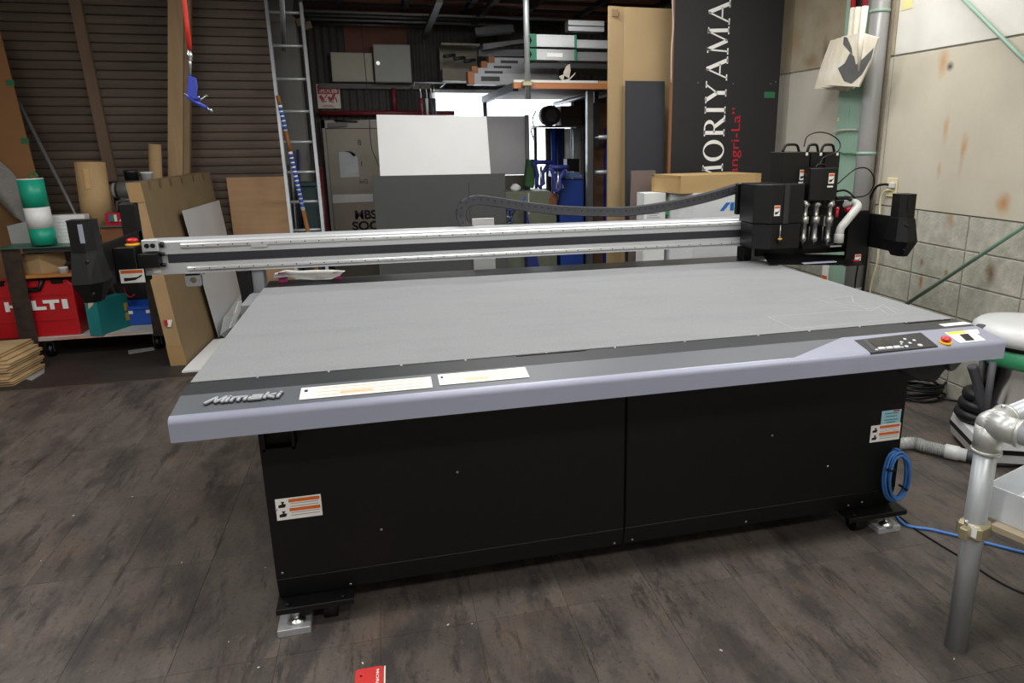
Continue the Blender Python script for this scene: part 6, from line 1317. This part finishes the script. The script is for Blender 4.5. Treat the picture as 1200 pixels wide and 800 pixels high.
G().prism([(c0+V((0, 0, zS))), c0+dA*1.05+V((0, 0, zS)), c0+dA*1.05+dB*.55+V((0, 0, zS)), c0+dB*.55+V((0, 0, zS))], (0, 0, .018)).build('lower_shelf', mat('varnished_ply', '#a3957e', .4, var=.1, scale=6), TB_)
zq = zS+.019
TR = thing('plastic_tray', c0+dA*.25+dB*.2+V((0, 0, zq)), 'translucent white plastic tray on the pipe table shelf', 'tray')
trm = mat('milky_plastic', '#d9dde0', .35, var=.02, trans=.25)
k0 = PZ(1150.5, 602, zq); k0.z = 0; Ht = .10; wA, wB = .42, .36; tt = .004
def tq(a, b, h): return k0+dA*a+dB*b+V((0, 0, zq+h))
g = G()
g.prism([tq(0, 0, 0), tq(wA, 0, 0), tq(wA, wB, 0), tq(0, wB, 0)], (0, 0, tt))
for (a0, b0_, a1, b1) in ((0, 0, wA, tt), (0, wB-tt, wA, wB), (0, tt, tt, wB-tt), (wA-tt, tt, wA, wB-tt)):
    g.prism([tq(a0, b0_, tt), tq(a1, b0_, tt), tq(a1, b1, tt), tq(a0, b1, tt)], (0, 0, Ht-tt))
g.build('tray_shell', trm, TR)
bxp = tq(.08, .06, tt+.001); bw = thing('blue_white_box', bxp, 'white carton with blue edge stripe inside the plastic tray', 'box')
ca = (dA+dB*.25).normalized(); cb = V((ca.y, -ca.x, 0))
G().prism([bxp, bxp+ca*.2, bxp+ca*.2+cb*.12, bxp+cb*.12], (0, 0, .055)).build('box_body', white_paint, bw)
G().prism([bxp-ca*.001-cb*.001+V((0, 0, .045)), bxp+ca*.2-cb*.001+V((0, 0, .045)), bxp+ca*.2+cb*.121+V((0, 0, .045)), bxp-ca*.001+cb*.121+V((0, 0, .045))], (0, 0, .006)).build('blue_stripe', mat('stripe_blue', '#5b84d6', .4), bw)
# ================================================================== cables
blu = mat('sky_blue_cable', '#4a83cf', .4, var=.06)
cx = PY(1046, 527, -.02); CC = thing('cable_coil', (cx.x, -.03, cx.z-.25), 'coil of sky blue air tube hung on the cabinet port', 'cable coil')
ctr = [PY(*q, -.035) for q in ((1055, 528), (1063, 538), (1064.5, 555), (1061, 573), (1050, 586), (1041, 580), (1038, 562), (1042, 540), (1048, 530))]
random.seed(4)
for k in range(5):
    o = V((random.uniform(-.006, .006), -.006*k+.012, random.uniform(-.008, .008))); s_ = 1-.03*k
    cm_ = sum(ctr, V())/len(ctr)
    lp_ = smooth_path([cm_+(p-cm_)*s_+o for p in ctr]+[cm_+(ctr[0]-cm_)*s_+o], 5)[:-1]
    G().tube(lp_, .0052, 8, closed=True).build('tube_loop', blu, CC)
for (px, py, r_) in ((1043, 549, .0), (1058.5, 571, .0)): p = PY(px, py, -.035); G().lathe([(.02, -.004), (.02, .004)], p, (0, 0, 1) if py < 560 else (.5, 0, .8), 12).build('cable_tie', black_plastic, CC)
G().tube(smooth_path([PY(1046, 527, -.004), PY(1050, 526, -.02), PY(1055, 528, -.035)], 4), .0055, 8).build('tube_stub', blu, CC)
gy_ = .0065
tag(G().tube(smooth_path([V((2.49, .05, .05)), PZ(1047, 601, gy_), PZ(1058, 613, gy_), PZ(1072, 617.5, gy_), PZ(1090, 620, gy_), PZ(1120, 627, gy_), PZ(1160, 637, gy_), PZ(1200, 647, gy_), PZ(1260, 660, gy_)], 8), .006, 8).build('floor_cable', blu), 'sky blue air tube running over the floor to the pipe table', 'cable')
tag(G().tube(smooth_path([V((2.49, .12, .03)), PZ(1052, 604, .004), PZ(1070, 618, .004), PZ(1100, 637, .004), PZ(1130, 655, .004), PZ(1165, 678, .004), PZ(1200, 695, .004), PZ(1250, 710, .004)], 8), .0035, 6).build('thin_floor_wire', black_plastic), 'thin black wire trailing over the floor beside the blue tube', 'wire')
# red card on the floor
q = [PZ(*s_, 0.0005) for s_ in ((417, 785), (449.5, 779.5), (451.5, 801), (453, 830), (414, 838))]
RDc = thing('red_card', (q[0]+q[2])/2, 'red card with white lettering lying on the floor', 'card')
p0, p1 = q[0], q[1]; u = (p1-p0).normalized(); v = V((u.y, -u.x, 0)); w_ = (p1-p0).length
G().prism([p0+u*.006, p1-u*.006, p1+v*.006, p1+v*.16, p0+v*.16, p0+v*.006], (0, 0, .0012)).build('card_sheet', mat('bright_red_card', '#d8403c', .45, var=.03), RDc)
G().prism([p1+v*.003+u*.0015, p1+u*.006+v*.003, p1+u*.006+v*.16, p1+u*.0015+v*.16], (0, 0, .0009)).build('card_edge', white_print, RDc)
text('lettering', 'MORIYAMA', white_print, p0+u*w_*.74+v*.012+V((0, 0, .0014)), v, u, .0085, RDc, fit=.13, depth=.0004, bold=.03)
sticker('print_dot', black_print, p0+u*w_*.2+v*.03+V((0, 0, .0014)), u, -v, .006, .006, RDc, .0004)
# small debris on the floor
random.seed(21); chip = mat('pale_chip', '#cfccc6', .6)
g = G()
for (px, py) in ((48, 657), (213, 659), (311, 665), (1170, 560), (1118, 772), (268, 752), (303, 782), (525, 732), (553, 731), (845, 762), (425, 777), (880, 635), (155, 582), (86, 604)):
    p = PZ(px, py, .0005); s_ = random.uniform(.002, .0045); a_ = random.random()*3
    g.obox(p+V((0, 0, .001)), V((math.cos(a_), math.sin(a_), 0))*s_, V((-math.sin(a_), math.cos(a_), 0))*s_*.5, (0, 0, .0008))
tag(g.build('floor_chips', chip), 'tiny pale chips scattered over the vinyl floor', 'chips', kind='stuff')
# ================================================================== ceiling tube lamps
lamp_house = mat('lamp_housing', '#d9d9d4', .5); tube_m = mat('lamp_tube', '#f4f6ff', .4, emit=6.)
lt = None
for (x, y) in LAMPS:
    if not lt:
        lt = thing('ceiling_lamp', (x, y, CZ), 'white twin tube ceiling lamp above the working floor', 'lamp', 'twin tube ceiling lamps')
        G().prism([(x-.62, y-.09, CZ), (x-.62, y+.09, CZ), (x-.62, y+.03, CZ-.06), (x-.62, y-.03, CZ-.06)], (1.24, 0, 0)).build('lamp_housing', lamp_house, lt)
        for dy in (-.06, .06): G().cyl((x-.6, y+dy, CZ-.075), (x+.6, y+dy, CZ-.075), .015, n=10).build('lamp_tube', tube_m, lt)
    else: copy_tree(lt, (x, y, CZ))
    L_ = bpy.data.lights.new('tube_light', 'AREA'); L_.shape = 'RECTANGLE'; L_.size = 1.2; L_.size_y = .18; L_.energy = LAMP_W; L_.color = (1, .985, .96)
    lo = bpy.data.objects.new('tube_light', L_); COL.objects.link(lo); lo.location = (x, y, CZ-.11)
